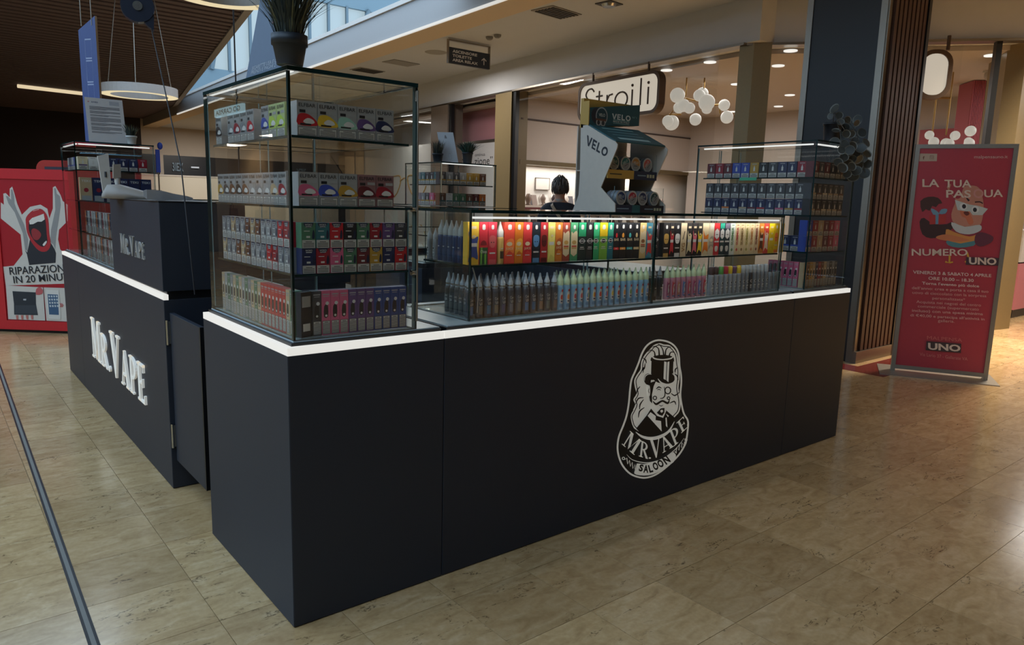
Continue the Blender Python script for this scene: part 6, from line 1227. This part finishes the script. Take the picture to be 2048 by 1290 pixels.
# small blue flag and shop letters at the far end
t = thing('blue_banner', 'slim bright blue banner with a round head far behind the till stand', 'banner', at(317, 345, 'y', 20)); m = MB(); k = .0137
m.box(-.055, .055, -.02, .02, 0, .62, mat('vivid_blue', (40, 70, 176), .5)); m.build('strip', t); m = MB(); m.ball((.07, 0, .72), .09, mat('vivid_blue'), 12, 8, (.8, .3, 1.1)); m.build('head', t); m = MB(); m.tube([(0, 0, 0), (0, 0, -at(317, 345, 'y', 20).z)], .02, STEEL, 6); m.build('pole', t)
p = at(345, 342, 'y', 29.97); t = thing('shop_letters', 'pale letters of a dark shop front at the far end of the gallery', 'sign', p); q = at(366, 326, 'y', 29.97); m = MB(); write(m, '3IEX', (0, -.02, 0), (1, 0, 0), (0, 0, 1), q.x-p.x, flat((120, 140, 156)), abs(q.z-p.z), .02); m.build('lettering', t)
p = at(383, 336, 'y', 29.9); tag(bx(0, .30, 0, .05, 0, .06, lamp('far_sign', (220, 224, 230), .5)).build('lit_strip', None, p), 'short white lit strip on the dark far shop front', 'light')

# ------------------------------------------------------------------ person looking into the shop window, seen from behind
PX = Vector((5.36, 4.58, 0)); facing = Vector((.72, .69, 0)).normalized(); rz = math.atan2(facing.y, facing.x)-PI/2
t = thing('person', 'person seen from behind in a dark jacket with a pale strap across the back', 'person', PX, rz)
def skin(name, parent, verts, edges, rad, m, sub=2, root=0):
    me = bpy.data.meshes.new(name); me.from_pydata(verts, edges, []); me.materials.append(m); o = obj(name, me, parent)
    s = o.modifiers.new('skin', 'SKIN'); s.use_smooth_shade = True
    lay = me.skin_vertices[0].data
    for k, r in enumerate(rad): lay[k].radius = (r, r) if not isinstance(r, tuple) else r
    lay[root].use_root = True
    b = o.modifiers.new('sub', 'SUBSURF'); b.levels = sub; b.render_levels = sub
    return o
SKINM = mat('skin', (176, 130, 106), .55); JKT = mat('navy_jacket', (26, 32, 44), .75, noise=.2, scale=60); TRS = mat('dark_trousers', (34, 34, 40), .8); HAIR = mat('dark_hair', (52, 50, 50), .5, noise=.5, scale=60); STRAP = mat('beige_strap', (170, 150, 128), .7)
# body: pelvis, spine, neck, head, arms with hands and fingers, legs
V = [(0, 0, .93), (0, .01, 1.10), (0, 0, 1.28), (0, -.01, 1.40), (0, .0, 1.485), (0, .02, 1.56), (0, .025, 1.66)]; Ed = [(0, 1), (1, 2), (2, 3), (3, 4), (4, 5), (5, 6)]; Rr = [(.14, .11), (.125, .10), (.145, .105), (.12, .085), (.052, .052), (.072, .085), (.065, .075)]
for s in (-1, 1):
    b = len(V); V += [(s*.16, 0, 1.385), (s*.205, .0, 1.30), (s*.225, .02, 1.09), (s*.215, .12, .90), (s*.212, .155, .84)]; Rr += [.062, .055, .045, .032, .030]; Ed += [(3, b), (b, b+1), (b+1, b+2), (b+2, b+3), (b+3, b+4)]
    for k, (dx, dz, L) in enumerate(((-.026, -.01, .075), (-.009, -.015, .085), (.009, -.014, .080), (.026, -.008, .062))):
        c = len(V); V += [(s*.212+dx*.9, .175, .815), (s*.212+dx, .185+L*.3, .80-L*.5), (s*.212+dx, .175+L*.35, .80-L)]; Rr += [.010, .009, .007]; Ed += [(b+4, c), (c, c+1), (c+1, c+2)]
    c = len(V); V += [(s*.185, .185, .83), (s*.175, .215, .80)]; Rr += [.011, .008]; Ed += [(b+4, c), (c, c+1)]
    b = len(V); V += [(s*.095, 0, .86), (s*.10, .015, .48), (s*.10, -.01, .09), (s*.105, .05, .045), (s*.11, .15, .035)]; Rr += [.088, .060, .042, .040, .032]; Ed += [(0, b), (b, b+1), (b+1, b+2), (b+2, b+3), (b+3, b+4)]
skin('body', t, V, Ed, Rr, SKINM)
JV = [(0, 0, .90), (0, .01, 1.10), (0, 0, 1.28), (0, -.01, 1.40), (0, .0, 1.455)]; JE = [(0, 1), (1, 2), (2, 3), (3, 4)]; JR = [(.165, .13), (.150, .125), (.168, .128), (.140, .105), (.068, .066)]
for s in (-1, 1):
    b = len(JV); JV += [(s*.165, 0, 1.385), (s*.212, .0, 1.30), (s*.228, .02, 1.09), (s*.217, .105, .92)]; JR += [.080, .070, .060, .048]; JE += [(3, b), (b, b+1), (b+1, b+2), (b+2, b+3)]
skin('jacket', t, JV, JE, JR, JKT)
TV = [(0, 0, .93)]; TE = []; TR = [(.150, .125)]
for s in (-1, 1):
    b = len(TV); TV += [(s*.095, 0, .85), (s*.10, .015, .48), (s*.10, -.01, .10)]; TR += [.105, .075, .060]; TE += [(0, b), (b, b+1), (b+1, b+2)]
skin('trousers', t, TV, TE, TR, TRS)
m = MB(); R = random.Random(2); m.ball((0, .0, 1.660), .105, HAIR, 24, 16, (.90, 1.0, 1.10))
HAIR2 = mat('grey_hair', (104, 100, 96), .5, noise=.3, scale=60)
for k in range(170):
    a = R.uniform(-.5, PI+.5)+PI; z = R.uniform(-.45, .95); rr = .110*math.sqrt(max(0, 1-z*z)); f = R.uniform(.98, 1.06); x, y, zz = rr*.9*math.cos(a)*f, rr*math.sin(a)*f, 1.66+.112*z
    m.tube([(x*.55, y*.55, zz+.035), (x, y, zz+.012), (x*1.03, y*1.03, zz-.03), (x*.90, y*.93, zz-.062)], [.004, .008, .007, .001], HAIR2 if k % 4 == 0 else HAIR, 5)
m.build('hair', t)
m = MB()
for s in (-1, 1): m.ball((s*.034, .108, 1.645), .012, flat((220, 214, 206)), 10, 8); m.ball((s*.034, .117, 1.645), .006, flat((50, 40, 36)), 8, 6); m.ball((s*.082, .02, 1.635), .025, SKINM, 10, 8, (.4, .8, 1.2))
m.rings([[(-.012, .105, 1.63), (.012, .105, 1.63), (0, .125, 1.622)], [(-.005, .108, 1.66), (.005, .108, 1.66), (0, .112, 1.66)]], SKINM); m.box(-.02, .02, .100, .108, 1.592, 1.600, flat((150, 80, 76))); m.build('face', t)
m = MB(); pts = [(-.10, -.02, 1.462), (-.085, -.105, 1.42), (-.03, -.128, 1.34), (.06, -.140, 1.22), (.15, -.125, 1.08), (.18, -.06, .98)]
for a, b in zip(pts, pts[1:]):
    a, b = Vector(a), Vector(b); w = Vector((.6, 0, .5)).normalized()*.018; m.prism([a-w, b-w, b+w, a+w], (0, -.004, 0), STRAP)
m.build('bag_strap', t); m = MB(); m.box(.14, .26, -.10, .05, .74, .96, STRAP); m.build('bag', t)
m = MB(); m.lathe([(.062, 0), (.066, .02), (.06, .035)], flat((150, 146, 140)), 16, (0, .0, 1.47)); m.build('collar', t)
